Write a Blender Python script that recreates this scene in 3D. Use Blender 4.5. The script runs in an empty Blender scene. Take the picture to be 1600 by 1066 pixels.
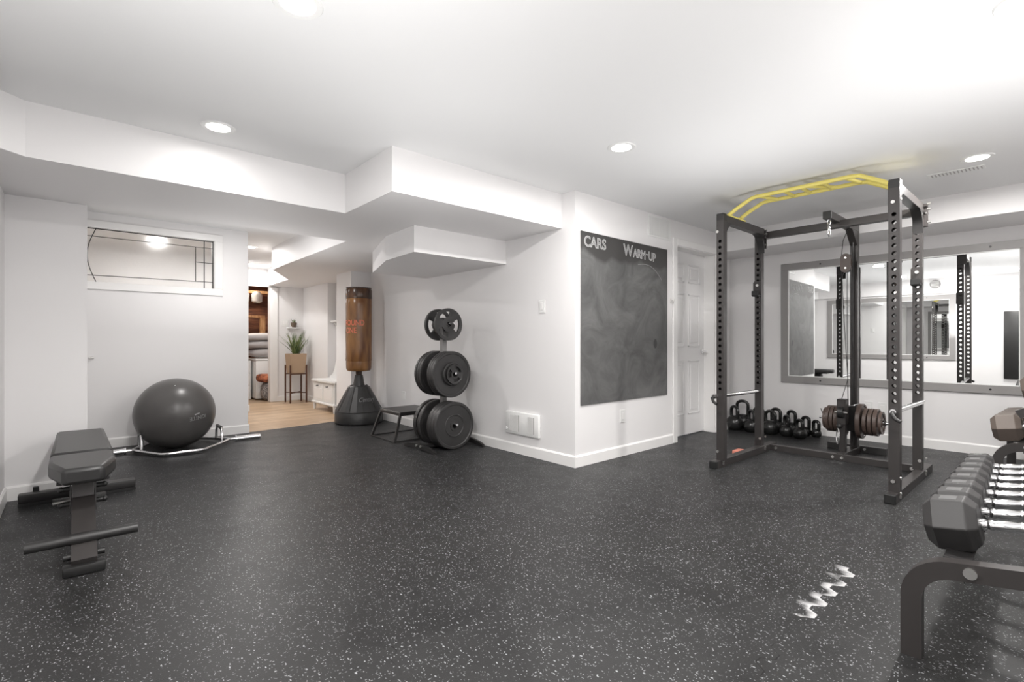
import bpy, bmesh, math, random
from mathutils import Vector, Matrix
random.seed(7)
SC = bpy.context.scene
COL = SC.collection
# ------------------------------------------------------------------ camera
CAMH = 1.04
cam = bpy.data.cameras.new('camera'); co = bpy.data.objects.new('camera', cam); COL.objects.link(co)
co.location = (0, 0, CAMH); co.rotation_euler = (math.pi/2, 0, math.radians(48.594-90))
cam.sensor_width = 36; cam.lens = 776/1600*36; cam.shift_y = 1/1600; cam.clip_start = .02
SC.camera = co
SC.view_settings.view_transform = 'Standard'; SC.view_settings.look = 'None'
SC.view_settings.gamma = 1; SC.view_settings.use_curve_mapping = False
SC.view_settings.exposure = 0.92
w = bpy.data.worlds.new('world'); SC.world = w; w.use_nodes = True
w.node_tree.nodes['Background'].inputs[0].default_value = (.9, .95, 1, 1)
w.node_tree.nodes['Background'].inputs[1].default_value = .3

CEIL = 2.29
def area(name, loc, r, power, col=(1, .975, .95), up=False, spread=180):
    l = bpy.data.lights.new(name, 'AREA'); l.shape = 'DISK'; l.size = r*2; l.energy = power; l.color = col
    l.spread = math.radians(spread)
    o = bpy.data.objects.new(name, l); COL.objects.link(o); o.location = loc
    if up: o.rotation_euler = (math.pi, 0, 0)
    return o
POTS = [(.62, 1.9), (.63, 3.3), (2.64, 1.93), (4.6, .44), (2.62, .12), (.6, .35)]
HALLPOTS_AND_FILL = [(1.74, 7.2), (2.17, 8.8), (1.1, 5.3), (.75, 7.3)]  # last one is an added fill lamp without fixture, brightening the frosted glass
POTW, HALLW = 18, 11
for (x, y), k in zip(POTS, (1, .07, 1.0, 1.15, .8, 1)): area('pot_and_fill_lamp', (x, y, CEIL-.03), .07, POTW*k)
for (x, y), k in zip(HALLPOTS_AND_FILL, (.85, .5, .7, .5)): area('pot_and_fill_lamp', (x, y, CEIL-.03), .06, HALLW*k)
area('storeroom_lamp', (2.3, 10.1, 2.15), .12, 14, (1, .9, .78))
# unseen fill lamps facing up, added in place of a flash bounced off the ceiling
for x, y, pw in ((2.7, -.1, 7.5), (.2, 1.1, 10), (1.5, 2.3, 3), (3.25, 1.45, 4.5), (1.3, 5.2, 4)): area('bounce_fill', (x, y, 1.1), .35, pw, (1, .99, .985), up=True)

# ------------------------------------------------------------------ materials
def mat(name, col, rough=.5, metal=0, **k):
    m = bpy.data.materials.new(name); m.use_nodes = True
    b = m.node_tree.nodes['Principled BSDF']
    if isinstance(col, (int, float)): col = (col,)*3
    b.inputs['Base Color'].default_value = (*col, 1)
    b.inputs['Roughness'].default_value = rough; b.inputs['Metallic'].default_value = metal
    for kk, v in k.items(): b.inputs[kk.replace('_', ' ')].default_value = v
    return m
def N(m, t, **p):
    n = m.node_tree.nodes.new(t)
    for k, v in p.items(): setattr(n, k, v)
    return n
def L(m, a, b): m.node_tree.links.new(a, b)
def bsdf(m): return m.node_tree.nodes['Principled BSDF']
def coords(m, scale=(1, 1, 1), obj=True):
    tc = N(m, 'ShaderNodeTexCoord'); mp = N(m, 'ShaderNodeMapping'); mp.inputs['Scale'].default_value = scale
    L(m, tc.outputs['Object'], mp.inputs['Vector']); return mp.outputs[0]
def math_(m, op, a, b=None, c=None, clamp=False):
    n = N(m, 'ShaderNodeMath', operation=op, use_clamp=clamp)
    for i, v in enumerate((a, b, c)):
        if v is None: continue
        if isinstance(v, (int, float)): n.inputs[i].default_value = v
        else: L(m, v, n.inputs[i])
    return n.outputs[0]
def noise_mix(m, c1, c2, scale, detail=4, lo=.35, hi=.65, mapping=(1, 1, 1), rough=.5):
    v = coords(m, mapping); n = N(m, 'ShaderNodeTexNoise'); n.inputs['Scale'].default_value = scale
    n.inputs['Detail'].default_value = detail; n.inputs['Roughness'].default_value = rough; L(m, v, n.inputs['Vector'])
    r = N(m, 'ShaderNodeValToRGB'); r.color_ramp.elements[0].position = lo; r.color_ramp.elements[1].position = hi
    r.color_ramp.elements[0].color = (*c1, 1); r.color_ramp.elements[1].color = (*c2, 1)
    L(m, n.outputs['Fac'], r.inputs['Fac']); L(m, r.outputs[0], bsdf(m).inputs['Base Color']); return r, n
def bump(m, src, strength=.2, dist=.002):
    b = N(m, 'ShaderNodeBump'); b.inputs['Strength'].default_value = strength; b.inputs['Distance'].default_value = dist
    L(m, src, b.inputs['Height']); L(m, b.outputs[0], bsdf(m).inputs['Normal'])
def bumpnoise(m, scale, strength=.2, dist=.002, mapping=(1, 1, 1)):
    v = coords(m, mapping); n = N(m, 'ShaderNodeTexNoise'); n.inputs['Scale'].default_value = scale
    L(m, v, n.inputs['Vector']); bump(m, n.outputs['Fac'], strength, dist)

WALL = mat('wall_paint', (.80, .788, .788), .55); bumpnoise(WALL, 220, .05, .001)
CEILM = mat('ceiling_paint', (.80, .80, .80), .8); bumpnoise(CEILM, 300, .05, .001)
TRIM = mat('trim_paint', (.84, .83, .82), .35)
DOORM = mat('door_paint', (.8, .79, .79), .38)
# rubber floor: flecks, puzzle seams and a patch of white dust
RUB = mat('rubber_floor', .03, .42, Specular_IOR_Level=.28)
def build_rubber(m):
    tc = N(m, 'ShaderNodeTexCoord'); P = tc.outputs['Object']
    sep = N(m, 'ShaderNodeSeparateXYZ'); L(m, P, sep.inputs[0]); X, Y = sep.outputs[0], sep.outputs[1]
    fl = None
    for sc, st, rot, th in ((95, (1, .5, 1), .5, .24), (120, (.45, 1, 1), 1.2, .22), (170, (1, .6, 1), 2.2, .24)):
        mp = N(m, 'ShaderNodeMapping'); mp.inputs['Scale'].default_value = st; mp.inputs['Rotation'].default_value = (0, 0, rot)
        mp.inputs['Location'].default_value = (rot*3, sc*.01, 0)
        L(m, P, mp.inputs['Vector'])
        nz = N(m, 'ShaderNodeTexNoise'); nz.inputs['Scale'].default_value = sc*1.6; L(m, mp.outputs[0], nz.inputs['Vector'])
        mx = N(m, 'ShaderNodeVectorMath', operation='MULTIPLY_ADD'); L(m, nz.outputs['Color'], mx.inputs[0])
        mx.inputs[1].default_value = (.005, .005, 0); L(m, mp.outputs[0], mx.inputs[2])
        v = N(m, 'ShaderNodeTexVoronoi', voronoi_dimensions='2D'); v.inputs['Scale'].default_value = sc; L(m, mx.outputs[0], v.inputs['Vector'])
        s2 = N(m, 'ShaderNodeSeparateXYZ'); L(m, v.outputs['Color'], s2.inputs[0])
        sel = math_(m, 'LESS_THAN', s2.outputs[0], .15)
        size = math_(m, 'MULTIPLY_ADD', s2.outputs[1], .14, th-.13)
        d = math_(m, 'LESS_THAN', v.outputs['Distance'], size)
        f = math_(m, 'MULTIPLY', sel, d); f = math_(m, 'MULTIPLY', f, math_(m, 'MULTIPLY_ADD', s2.outputs[2], .7, .3))
        fl = f if fl is None else math_(m, 'MAXIMUM', fl, f)
    # density changes from tile to tile and within a tile
    big = N(m, 'ShaderNodeTexNoise'); big.inputs['Scale'].default_value = 1.3; L(m, P, big.inputs['Vector'])
    T = .61
    def seam(a, b, a0, b0):   # seam lines along b at a = a0 + k T, wavering with dovetail teeth
        ph = math_(m, 'FRACT', math_(m, 'DIVIDE', math_(m, 'SUBTRACT', b, b0), .122))
        tri = math_(m, 'ABSOLUTE', math_(m, 'SUBTRACT', ph, .5))
        sq = math_(m, 'MULTIPLY', math_(m, 'SUBTRACT', tri, .25), 9.0)
        sq = math_(m, 'MINIMUM', math_(m, 'MAXIMUM', sq, -1), 1)
        aa = math_(m, 'MULTIPLY_ADD', sq, .019, a)
        q = math_(m, 'FRACT', math_(m, 'ADD', math_(m, 'DIVIDE', math_(m, 'SUBTRACT', aa, a0), T), .5))
        dist = math_(m, 'MULTIPLY', math_(m, 'ABSOLUTE', math_(m, 'SUBTRACT', q, .5)), T)
        return dist, aa
    dx, _ = seam(X, Y, .185, .0); dy, ay = seam(Y, X, .667, .03)
    dd = math_(m, 'MINIMUM', dx, dy)
    n3 = N(m, 'ShaderNodeTexNoise'); n3.inputs['Scale'].default_value = 5; L(m, P, n3.inputs['Vector'])
    open_ = math_(m, 'MULTIPLY', math_(m, 'SUBTRACT', n3.outputs['Fac'], .5, clamp=True), .012)
    seamf = math_(m, 'LESS_THAN', dd, open_)
    # dust: one side of the seam at y = .667 between x 2.05 and 2.65
    below = math_(m, 'SUBTRACT', ay, .667)
    inx = math_(m, 'MULTIPLY', math_(m, 'GREATER_THAN', X, 2.06), math_(m, 'LESS_THAN', X, 2.67))
    n4 = N(m, 'ShaderNodeTexNoise'); n4.inputs['Scale'].default_value = 9; L(m, P, n4.inputs['Vector'])
    wdt = math_(m, 'MULTIPLY_ADD', n4.outputs['Fac'], .10, .0)
    fade = math_(m, 'SUBTRACT', 1.0, math_(m, 'DIVIDE', below, wdt), clamp=True)
    dust = math_(m, 'MULTIPLY', math_(m, 'MULTIPLY', fade, math_(m, 'GREATER_THAN', below, 0)), inx)
    dust = math_(m, 'MINIMUM', math_(m, 'MULTIPLY', dust, math_(m, 'MULTIPLY_ADD', math_(m, 'SUBTRACT', n4.outputs['Fac'], .34, clamp=True), 6, 0, clamp=True)), .85)
    # faint scuffs
    n5 = N(m, 'ShaderNodeTexNoise'); n5.inputs['Scale'].default_value = 2.2; n5.inputs['Detail'].default_value = 5; n5.inputs['Distortion'].default_value = 1.5; L(m, P, n5.inputs['Vector'])
    base = N(m, 'ShaderNodeMix', data_type='RGBA'); L(m, n5.outputs['Fac'], base.inputs[0])
    base.inputs[6].default_value = (.011, .011, .0115, 1); base.inputs[7].default_value = (.030, .030, .030, 1)
    c = base.outputs[2]
    def over(c, f, col):
        x = N(m, 'ShaderNodeMix', data_type='RGBA'); L(m, f, x.inputs[0]); L(m, c, x.inputs[6]); x.inputs[7].default_value = (*col, 1); return x.outputs[2]
    c = over(c, fl, (.33, .34, .35)); c = over(c, seamf, (.004, .004, .004)); c = over(c, dust, (.52, .52, .52))
    L(m, c, bsdf(m).inputs['Base Color'])
    L(m, math_(m, 'MULTIPLY_ADD', n5.outputs['Fac'], .25, .30), bsdf(m).inputs['Roughness'])
    nb = N(m, 'ShaderNodeTexNoise'); nb.inputs['Scale'].default_value = 260; L(m, P, nb.inputs['Vector'])
    bump(m, nb.outputs['Fac'], .35, .0015)
build_rubber(RUB)
WOOD = mat('oak_plank_floor', (.5, .36, .22), .4)
def build_wood(m):
    v = coords(m); br = N(m, 'ShaderNodeTexBrick'); L(m, v, br.inputs['Vector'])
    br.inputs['Color1'].default_value = (.62, .46, .31, 1); br.inputs['Color2'].default_value = (.47, .33, .21, 1)
    br.inputs['Mortar'].default_value = (.25, .17, .1, 1); br.inputs['Scale'].default_value = 1
    br.inputs['Brick Width'].default_value = 1.2; br.inputs['Row Height'].default_value = .15; br.inputs['Mortar Size'].default_value = .0015
    v2 = coords(m, (1.5, 14, 1)); n = N(m, 'ShaderNodeTexNoise'); n.inputs['Scale'].default_value = 2.5; n.inputs['Detail'].default_value = 6; L(m, v2, n.inputs['Vector'])
    x = N(m, 'ShaderNodeMix', data_type='RGBA', blend_type='MULTIPLY'); x.inputs[0].default_value = .8
    r = N(m, 'ShaderNodeValToRGB'); r.color_ramp.elements[0].position = .3; r.color_ramp.elements[1].position = .65
    r.color_ramp.elements[0].color = (.62, .55, .5, 1); L(m, n.outputs['Fac'], r.inputs['Fac'])
    L(m, br.outputs['Color'], x.inputs[6]); L(m, r.outputs[0], x.inputs[7]); L(m, x.outputs[2], bsdf(m).inputs['Base Color'])
build_wood(WOOD)
BLKMET = mat('black_powder_coat', (.022, .021, .021), .38)
RACKM = mat('grey_powder_coat', (.042, .038, .037), .36, .1)
SILVER = mat('silver_powder_coat', (.22, .215, .21), .4, .2)
CHROME = mat('chrome', (.85, .85, .86), .14, 1)
STEEL = mat('zinc_bolt', (.75, .74, .72), .3, 1)
YEL = mat('yellow_powder_coat', (.72, .62, .16), .4)
IRON = mat('cast_iron', (.04, .035, .033), .45); bumpnoise(IRON, 160, .15, .001)
PLATE = mat('plate_rubber', (.028, .027, .027), .42)
BROWNIRON = mat('brown_cast_iron', (.085, .06, .05), .42)
KB = mat('kettlebell_enamel', .012, .22); bumpnoise(KB, 120, .25, .0015)
HEX = mat('hex_rubber', (.028, .027, .027), .48); bumpnoise(HEX, 200, .15, .0008)
HEXB = mat('brown_hex_rubber', (.13, .105, .09), .5)
VINYL = mat('black_vinyl', (.022, .0215, .0215), .38); bumpnoise(VINYL, 500, .12, .0006)
BALLM = mat('ball_vinyl', (.085, .081, .079), .32)
def build_ball(m):
    v = coords(m, (1, 1, 1)); wv = N(m, 'ShaderNodeTexNoise'); wv.inputs['Scale'].default_value = 3; L(m, v, wv.inputs['Vector'])
    mp = coords(m, (0.4, .4, 42)); nz = N(m, 'ShaderNodeTexNoise'); nz.inputs['Scale'].default_value = 2; nz.inputs['Detail'].default_value = 2; L(m, mp, nz.inputs['Vector'])
    bump(m, nz.outputs['Fac'], .25, .002)
build_ball(BALLM)
MARK = mat('moulded_mark', .10, .4)
LOGO = mat('pale_print', (.42, .42, .42), .5)
ORANGE = mat('orange_print', (.95, .36, .22), .5)
WHITEP = mat('white_print', (.7, .7, .7), .5)
LEATH = mat('bag_leather', (.2, .09, .04), .24); noise_mix(LEATH, (.11, .045, .02), (.30, .145, .05), 4, 3, .3, .7, (3, 3, .6)); bumpnoise(LEATH, 6, .6, .012, (1, 1, .5))
LEATHD = mat('bag_leather_dark', (.06, .03, .015), .24); noise_mix(LEATHD, (.03, .014, .008), (.12, .055, .025), 4, 3, .35, .7, (3, 3, .6))
BASEM = mat('bag_base_plastic', (.028, .028, .028), .4)
CHALK = mat('chalkboard', (.1, .1, .1), .6)
def build_chalk(m):
    v = coords(m, (1, 1, 1)); n = N(m, 'ShaderNodeTexNoise'); n.inputs['Scale'].default_value = 2.6; n.inputs['Detail'].default_value = 9
    n.inputs['Distortion'].default_value = 1.6; n.inputs['Roughness'].default_value = .66; L(m, v, n.inputs['Vector'])
    sep = N(m, 'ShaderNodeSeparateXYZ'); L(m, v, sep.inputs[0])
    # the wiped region lies below a hand-drawn wavy line
    wy = N(m, 'ShaderNodeTexNoise', noise_dimensions='1D'); wy.inputs['Scale'].default_value = 2.4; L(m, sep.outputs[0], wy.inputs['W'])
    edge = math_(m, 'MULTIPLY_ADD', wy.outputs['Fac'], .25, 1.66)
    wiped = math_(m, 'MULTIPLY', math_(m, 'SUBTRACT', edge, sep.outputs[2]), 22, clamp=True)
    r = N(m, 'ShaderNodeValToRGB'); r.color_ramp.elements[0].position = .25; r.color_ramp.elements[1].position = .8
    r.color_ramp.elements[0].color = (.055, .055, .055, 1); r.color_ramp.elements[1].color = (.17, .17, .168, 1)
    L(m, n.outputs['Fac'], r.inputs['Fac'])
    x = N(m, 'ShaderNodeMix', data_type='RGBA'); L(m, wiped, x.inputs[0]); x.inputs[6].default_value = (.052, .05, .049, 1); L(m, r.outputs[0], x.inputs[7])
    L(m, x.outputs[2], bsdf(m).inputs['Base Color'])
build_chalk(CHALK)
CHALKW = mat('chalk_line', (.6, .6, .6), .9)
SMEAR = mat('chalk_dust', (.32, .32, .32), .9)
SPOT = mat('clean_board_patch', (.05, .05, .05), .6)
MIRROR = mat('mirror_glass', (.93, .94, .935), .0, 1)
GREYF = mat('mirror_frame_paint', (.29, .28, .275), .45)
WHITEM = mat('white_plastic', (.8, .8, .79), .35)
GRILLE = mat('vent_shadow', (.42, .41, .4), .6)
GLOW = mat('lamp_lens', (1, 1, 1), .5, Emission_Color=(1, .98, .95, 1), Emission_Strength=6)
GLASS = mat('frosted_glass', (.95, .96, .955), .38, Transmission_Weight=1.0, IOR=1.1); bumpnoise(GLASS, 40, .4, .004)
CAME = mat('lead_came', (.06, .06, .06), .4, .6)
TERRA = mat('tan_pot', (.42, .3, .2), .6)
WALNUT = mat('walnut_wood', (.09, .035, .018), .4)
LEAF = mat('leaf_green', (.1, .16, .055), .45); noise_mix(LEAF, (.05, .09, .03), (.25, .30, .11), 9, 2, .35, .65)
SOIL = mat('soil', (.03, .02, .015), .9)
DARKW = mat('storeroom_panel', (.16, .055, .03), .6); noise_mix(DARKW, (.10, .032, .018), (.22, .085, .04), 5, 5, .35, .65, (1, 1, 5))
PINE = mat('pine_timber', (.5, .27, .12), .5); noise_mix(PINE, (.42, .2, .08), (.6, .36, .18), 6, 4, .35, .65, (5, 1, 1))
BED = mat('grey_bedding', (.42, .4, .4), .9)
BAGF = mat('heather_fabric', (.2, .19, .19), .9); noise_mix(BAGF, (.12, .11, .11), (.4, .38, .37), 60, 2, .4, .6)
RED = mat('rust_fabric', (.35, .09, .04), .8); noise_mix(RED, (.10, .02, .015), (.5, .17, .08), 12, 2, .4, .6)
SALMON = mat('salmon_rubber', (.62, .22, .16), .7)
CLEARP = mat('clear_plastic', (.85, .83, .8), .15, Transmission_Weight=.85, IOR=1.2)
BLACK = mat('black_plastic', .015, .4)

# ------------------------------------------------------------------ mesh helpers
class MB:
    def __init__(s): s.bm = bmesh.new()
    def box(s, x0, x1, y0, y1, z0, z1, bev=0, M=None, seg=1):
        r = bmesh.ops.create_cube(s.bm, size=1)
        m = Matrix.Translation(((x0+x1)/2, (y0+y1)/2, (z0+z1)/2)) @ Matrix.Diagonal((abs(x1-x0), abs(y1-y0), abs(z1-z0), 1))
        bmesh.ops.transform(s.bm, matrix=m, verts=r['verts']); vs = r['verts']
        if bev:
            es = list({e for v in vs for e in v.link_edges})
            q = bmesh.ops.bevel(s.bm, geom=es, offset=bev, segments=seg, affect='EDGES', profile=.5); vs = list({v for f in q['faces'] for v in f.verts} | {v for v in vs if v.is_valid})
        if M is not None: bmesh.ops.transform(s.bm, matrix=M, verts=vs)
        return s
    def cyl(s, p0, p1, r, r2=None, n=20, caps=True):
        p0, p1 = Vector(p0), Vector(p1); d = p1-p0
        m = Matrix.Translation((p0+p1)/2) @ d.to_track_quat('Z', 'Y').to_matrix().to_4x4()
        bmesh.ops.create_cone(s.bm, cap_ends=caps, segments=n, radius1=r, radius2=r if r2 is None else r2, depth=d.length, matrix=m)
        return s
    def sph(s, c, r, sx=1, sy=1, sz=1, u=24, v=16, M=None):
        m = Matrix.Translation(c) @ Matrix.Diagonal((sx, sy, sz, 1))
        if M is not None: m = M @ m
        bmesh.ops.create_uvsphere(s.bm, u_segments=u, v_segments=v, radius=r, matrix=m); return s
    def prism(s, pts, z0, z1, M=None):      # polygon in xy extruded along z
        a = [s.bm.verts.new((x, y, z0)) for x, y in pts]; b = [s.bm.verts.new((x, y, z1)) for x, y in pts]; n = len(pts)
        s.bm.faces.new(a[::-1]); s.bm.faces.new(b)
        for i in range(n): s.bm.faces.new((a[i], a[(i+1) % n], b[(i+1) % n], b[i]))
        if M is not None: bmesh.ops.transform(s.bm, matrix=M, verts=a+b)
        return s
    def lathe(s, prof, n=32, M=None):       # (r, z) about z
        rings = []
        for r, z in prof:
            if r < 1e-6: rings.append([s.bm.verts.new((0, 0, z))])
            else: rings.append([s.bm.verts.new((r*math.cos(2*math.pi*i/n), r*math.sin(2*math.pi*i/n), z)) for i in range(n)])
        for A, B in zip(rings, rings[1:]):
            for i in range(n):
                j = (i+1) % n
                if len(A) == 1 and len(B) == 1: continue
                if len(A) == 1: s.bm.faces.new((A[0], B[j], B[i]))
                elif len(B) == 1: s.bm.faces.new((A[i], A[j], B[0]))
                else: s.bm.faces.new((A[i], A[j], B[j], B[i]))
        if M is not None: bmesh.ops.transform(s.bm, matrix=M, verts=[v for R in rings for v in R])
        return s
    def tube(s, pts, r, n=12, closed=False, rect=None, up=(0, 0, 1)):
        pts = [Vector(p) for p in pts]; rings = []; N_ = len(pts); prev = None
        for i, p in enumerate(pts):
            a = pts[(i-1) % N_] if (closed or i > 0) else p; b = pts[(i+1) % N_] if (closed or i < N_-1) else p
            t = (b-a).normalized()
            if prev is None:
                u = Vector(up); u = u - t*u.dot(t)
                if u.length < 1e-4: u = Vector((1, 0, 0)) - t*t.x
            else: u = prev - t*prev.dot(t)
            u.normalize(); prev = u; v = t.cross(u)
            # keep width through corners
            k = 1.0
            if (closed or 0 < i < N_-1):
                c = (p-a).normalized().dot((b-p).normalized()); k = 1/max(.5, math.sqrt(max(.05, (1+c)/2)))
            if rect: ring = [s.bm.verts.new(p+u*x*rect[0]*k+v*y*rect[1]) for x, y in ((-.5, -.5), (.5, -.5), (.5, .5), (-.5, .5))]
            else: ring = [s.bm.verts.new(p+(u*math.cos(2*math.pi*q/n)+v*math.sin(2*math.pi*q/n))*r) for q in range(n)]
            rings.append(ring)
        n = len(rings[0])
        for i in range(N_ if closed else N_-1):
            A, B = rings[i], rings[(i+1) % N_]
            for q in range(n): s.bm.faces.new((A[q], A[(q+1) % n], B[(q+1) % n], B[q]))
        if not closed: s.bm.faces.new(rings[0][::-1]); s.bm.faces.new(rings[-1])
        return s
    def build(s, name, m, parent=None, smooth=35, bev=0, sub=0):
        bmesh.ops.recalc_face_normals(s.bm, faces=s.bm.faces)
        me = bpy.data.meshes.new(name); s.bm.to_mesh(me); s.bm.free()
        if smooth:
            for p in me.polygons: p.use_smooth = True
            me.set_sharp_from_angle(angle=math.radians(smooth))
        me.materials.append(m)
        o = bpy.data.objects.new(name, me); COL.objects.link(o)
        if parent is not None: o.parent = parent
        if bev:
            b = o.modifiers.new('bevel', 'BEVEL'); b.width = bev; b.segments = 2; b.limit_method = 'ANGLE'; b.angle_limit = math.radians(40); b.harden_normals = False
        if sub:
            q = o.modifiers.new('subd', 'SUBSURF'); q.levels = sub; q.render_levels = sub
        return o
def arc(c, r, a0, a1, n, plane='xz', off=0):
    out = []
    for i in range(n+1):
        a = math.radians(a0+(a1-a0)*i/n); p, q = c[0]+r*math.cos(a), c[1]+r*math.sin(a)
        out.append({'xz': (p, off, q), 'yz': (off, p, q), 'xy': (p, q, off)}[plane])
    return out
def tag(o, label, cat, group=None, kind=None):
    o['label'] = label; o['category'] = cat
    if group: o['group'] = group
    if kind: o['kind'] = kind
    return o
def struct(o): o['kind'] = 'structure'; return o
def thing(name, loc, label, cat, rz=0, group=None):
    e = bpy.data.objects.new(name, None); COL.objects.link(e); e.location = loc; e.rotation_euler = (0, 0, rz); e.empty_display_size = .1
    return tag(e, label, cat, group)
def kids(o): return [c for c in bpy.data.objects if c.parent == o]
def copy_tree(o, parent=None):
    c = o.copy(); COL.objects.link(c); c.parent = parent
    for k in kids(o): copy_tree(k, c)
    return c
def text(name, body, size, m, parent=None, fn=None, outline=0, shear=0, extrude=.0005, align='LEFT', bold=0, sx=1):
    cu = bpy.data.curves.new(name, 'FONT'); cu.body = body; cu.size = size; cu.align_x = align; cu.shear = shear; cu.resolution_u = 6
    if outline: cu.fill_mode = 'NONE'; cu.bevel_depth = outline; cu.bevel_resolution = 0
    else: cu.extrude = extrude; cu.offset = bold
    t = bpy.data.objects.new(name, cu); COL.objects.link(t)
    bpy.context.view_layer.update()
    me = bpy.data.meshes.new_from_object(t.evaluated_get(bpy.context.evaluated_depsgraph_get()))
    bpy.data.objects.remove(t); bpy.data.curves.remove(cu)
    for v in me.vertices:
        v.co.x *= sx
        if fn: v.co = fn(v.co)
    me.materials.clear(); me.materials.append(m)
    o = bpy.data.objects.new(name, me); COL.objects.link(o)
    if parent is not None: o.parent = parent
    return o

# ------------------------------------------------------------------ room shell
def poly(name, pts, z0, z1, m): return struct(MB().prism(pts, z0, z1).build(name, m, smooth=0))
def rect(x0, x1, y0, y1): return [(x0, y0), (x1, y0), (x1, y1), (x0, y1)]
poly('floor', [(-.34, -.6), (6.32, -.6), (6.24, 1), (6.19, 2.88), (5.8, 2.88), (5.8, 2.73), (5.5, 2.73), (5.5, 2.89), (4.67, 2.89), (4.67, 2.73), (3.1, 2.73), (3.1, 6.44), (1.49, 6.27), (1.49, 6.25), (.07, 6.25), (.07, 4.6), (-.34, 4.6)], -.03, 0, RUB)
poly('floor', [(.07, 6.25), (1.49, 6.25), (1.49, 6.275), (3.3, 6.46), (3.3, 11.2), (-.5, 11.2), (-.5, 6.37), (.07, 6.37)], -.06, -.004, WOOD)
struct(MB().prism(rect(-.5, 6.6, -.75, 9.4), CEIL, CEIL+.1).build('ceiling', CEILM, smooth=0))
poly('wall_left', rect(-.46, -.34, -.6, 4.6), 0, CEIL, WALL)
poly('wall_right', rect(-.46, 6.6, -.72, -.6), 0, CEIL, WALL)
poly('wall_left', rect(-.46, .07, 4.6, 6.37), 0, CEIL, WALL)
b = MB(); b.prism(rect(.07, 1.49, 6.25, 6.37), -.02, 1.60); b.prism(rect(.07, 1.49, 6.25, 6.37), 2.15, CEIL); b.prism(rect(1.16, 1.49, 6.25, 6.37), 1.60, 2.15)
struct(b.build('wall_back', WALL, smooth=0))
b = MB()
b.prism([(3.1, 2.73), (4.67, 2.73), (4.67, 2.89), (3.22, 2.89), (3.22, 6.5), (3.1, 6.5)], 0, CEIL)
b.prism([(4.67, 2.73), (5.5, 2.73), (5.5, 2.89), (4.67, 2.89)], 2.035, CEIL)
b.prism([(5.5, 2.73), (5.8, 2.73), (5.8, 2.88), (6.4, 2.88), (6.4, 3.0), (5.5, 3.0)], 0, CEIL)
struct(b.build('wall_middle', WALL, smooth=0))
MX = lambda y: 6.25-.025*(y-.85)
poly('wall_front', [(MX(-.7), -.7), (6.6, -.7), (6.6, 3.0), (MX(3.0), 3.0)], 0, CEIL, WALL)
poly('wall_right', [(2.82, 6.5), (3.4, 6.5), (3.4, 7.0), (2.82, 7.0)], -.02, CEIL, WALL)
poly('wall_right', [(3.24, 7.0), (3.4, 7.0), (3.4, 8.06), (3.24, 8.06)], -.02, CEIL, WALL)
poly('wall_right', [(3.1, 8.06), (3.4, 8.06), (3.4, 9.3), (3.1, 9.3)], -.02, CEIL, WALL)
b = MB(); b.prism(rect(2.55, 3.1, 9.2, 9.3), -.02, CEIL); b.prism(rect(1.9, 2.55, 9.2, 9.3), 1.99, CEIL)
struct(b.build('wall_back', WALL, smooth=0))
poly('wall_back', rect(-.5, 1.95, 8.15, 8.27), -.02, CEIL, WALL)
poly('wall_left', rect(1.83, 1.95, 8.27, 9.3), -.02, CEIL, WALL)
poly('wall_left', rect(-.5, -.38, 6.37, 8.15), -.02, CEIL, WALL)
# storeroom shell
poly('wall_back', rect(1.2, 3.6, 11.1, 11.2), -.02, 2.6, DARKW)
poly('wall_left', rect(1.2, 1.3, 9.3, 11.1), -.02, 2.6, DARKW)
poly('wall_right', rect(3.5, 3.6, 9.3, 11.1), -.02, 2.6, DARKW)
poly('ceiling', rect(1.2, 3.6, 9.3, 11.2), 2.3, 2.36, PINE)
# bulkheads
poly('ceiling_bulkhead', [(-.34, -.6), (-.28, -.6), (-.28, 3.52), (-.19, 3.6), (1.52, 3.61), (1.52, 2.88), (3.1, 2.88), (3.1, 6.5), (2.82, 6.5), (2.82, 7.0), (3.24, 7.0), (3.24, 8.06), (3.1, 8.06), (3.1, 9.2), (2.5, 9.2), (2.49, 8.05), (1.98, 7.08), (1.95, 4.6), (.07, 4.6), (-.34, 4.6)], 2.0, CEIL, WALL)
poly('ceiling_bulkhead', [(3.1, 3.6), (3.1, 5.04), (2.4, 4.98), (2.13, 4.15), (2.1, 3.6)], 1.78, 2.0, WALL)
poly('ceiling_bulkhead', [(5.6, -.6), (MX(-.6), -.6), (MX(2.88), 2.88), (5.8, 2.88), (5.8, 2.73), (5.6, 2.73)], 2.07, CEIL, WALL)
# baseboards
def baseboard(name, segs, h=.095, t=.013):
    b = MB()
    for (x0, y0), (x1, y1) in segs:
        d = Vector((x1-x0, y1-y0)); ln = d.length; d.normalize(); n = Vector((d.y, -d.x))  # to the right of the run = room side
        a = math.atan2(d.y, d.x)
        M = Matrix.Translation((x0, y0, 0)) @ Matrix.Rotation(a, 4, 'Z')
        prof = [(0, 0), (-t, 0), (-t, h-.012), (-t*.5, h), (0, h)]
        vs = []
        for X in (0, ln): vs.append([b.bm.verts.new(M @ Vector((X, p, q))) for p, q in prof])
        for i in range(5): b.bm.faces.new((vs[0][i], vs[0][(i+1) % 5], vs[1][(i+1) % 5], vs[1][i]))
        b.bm.faces.new(vs[0]); b.bm.faces.new(vs[1][::-1])
    return struct(b.build(name, TRIM, smooth=0))
baseboard('baseboard_left', [((-.34, -.6), (-.34, 4.6)), ((-.34, 4.6), (.07, 4.6)), ((.07, 4.587), (.07, 6.25))])
baseboard('baseboard_back', [((.07, 6.25), (1.5027, 6.25)), ((1.49, 6.2366), (1.49, 6.37))])
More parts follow.
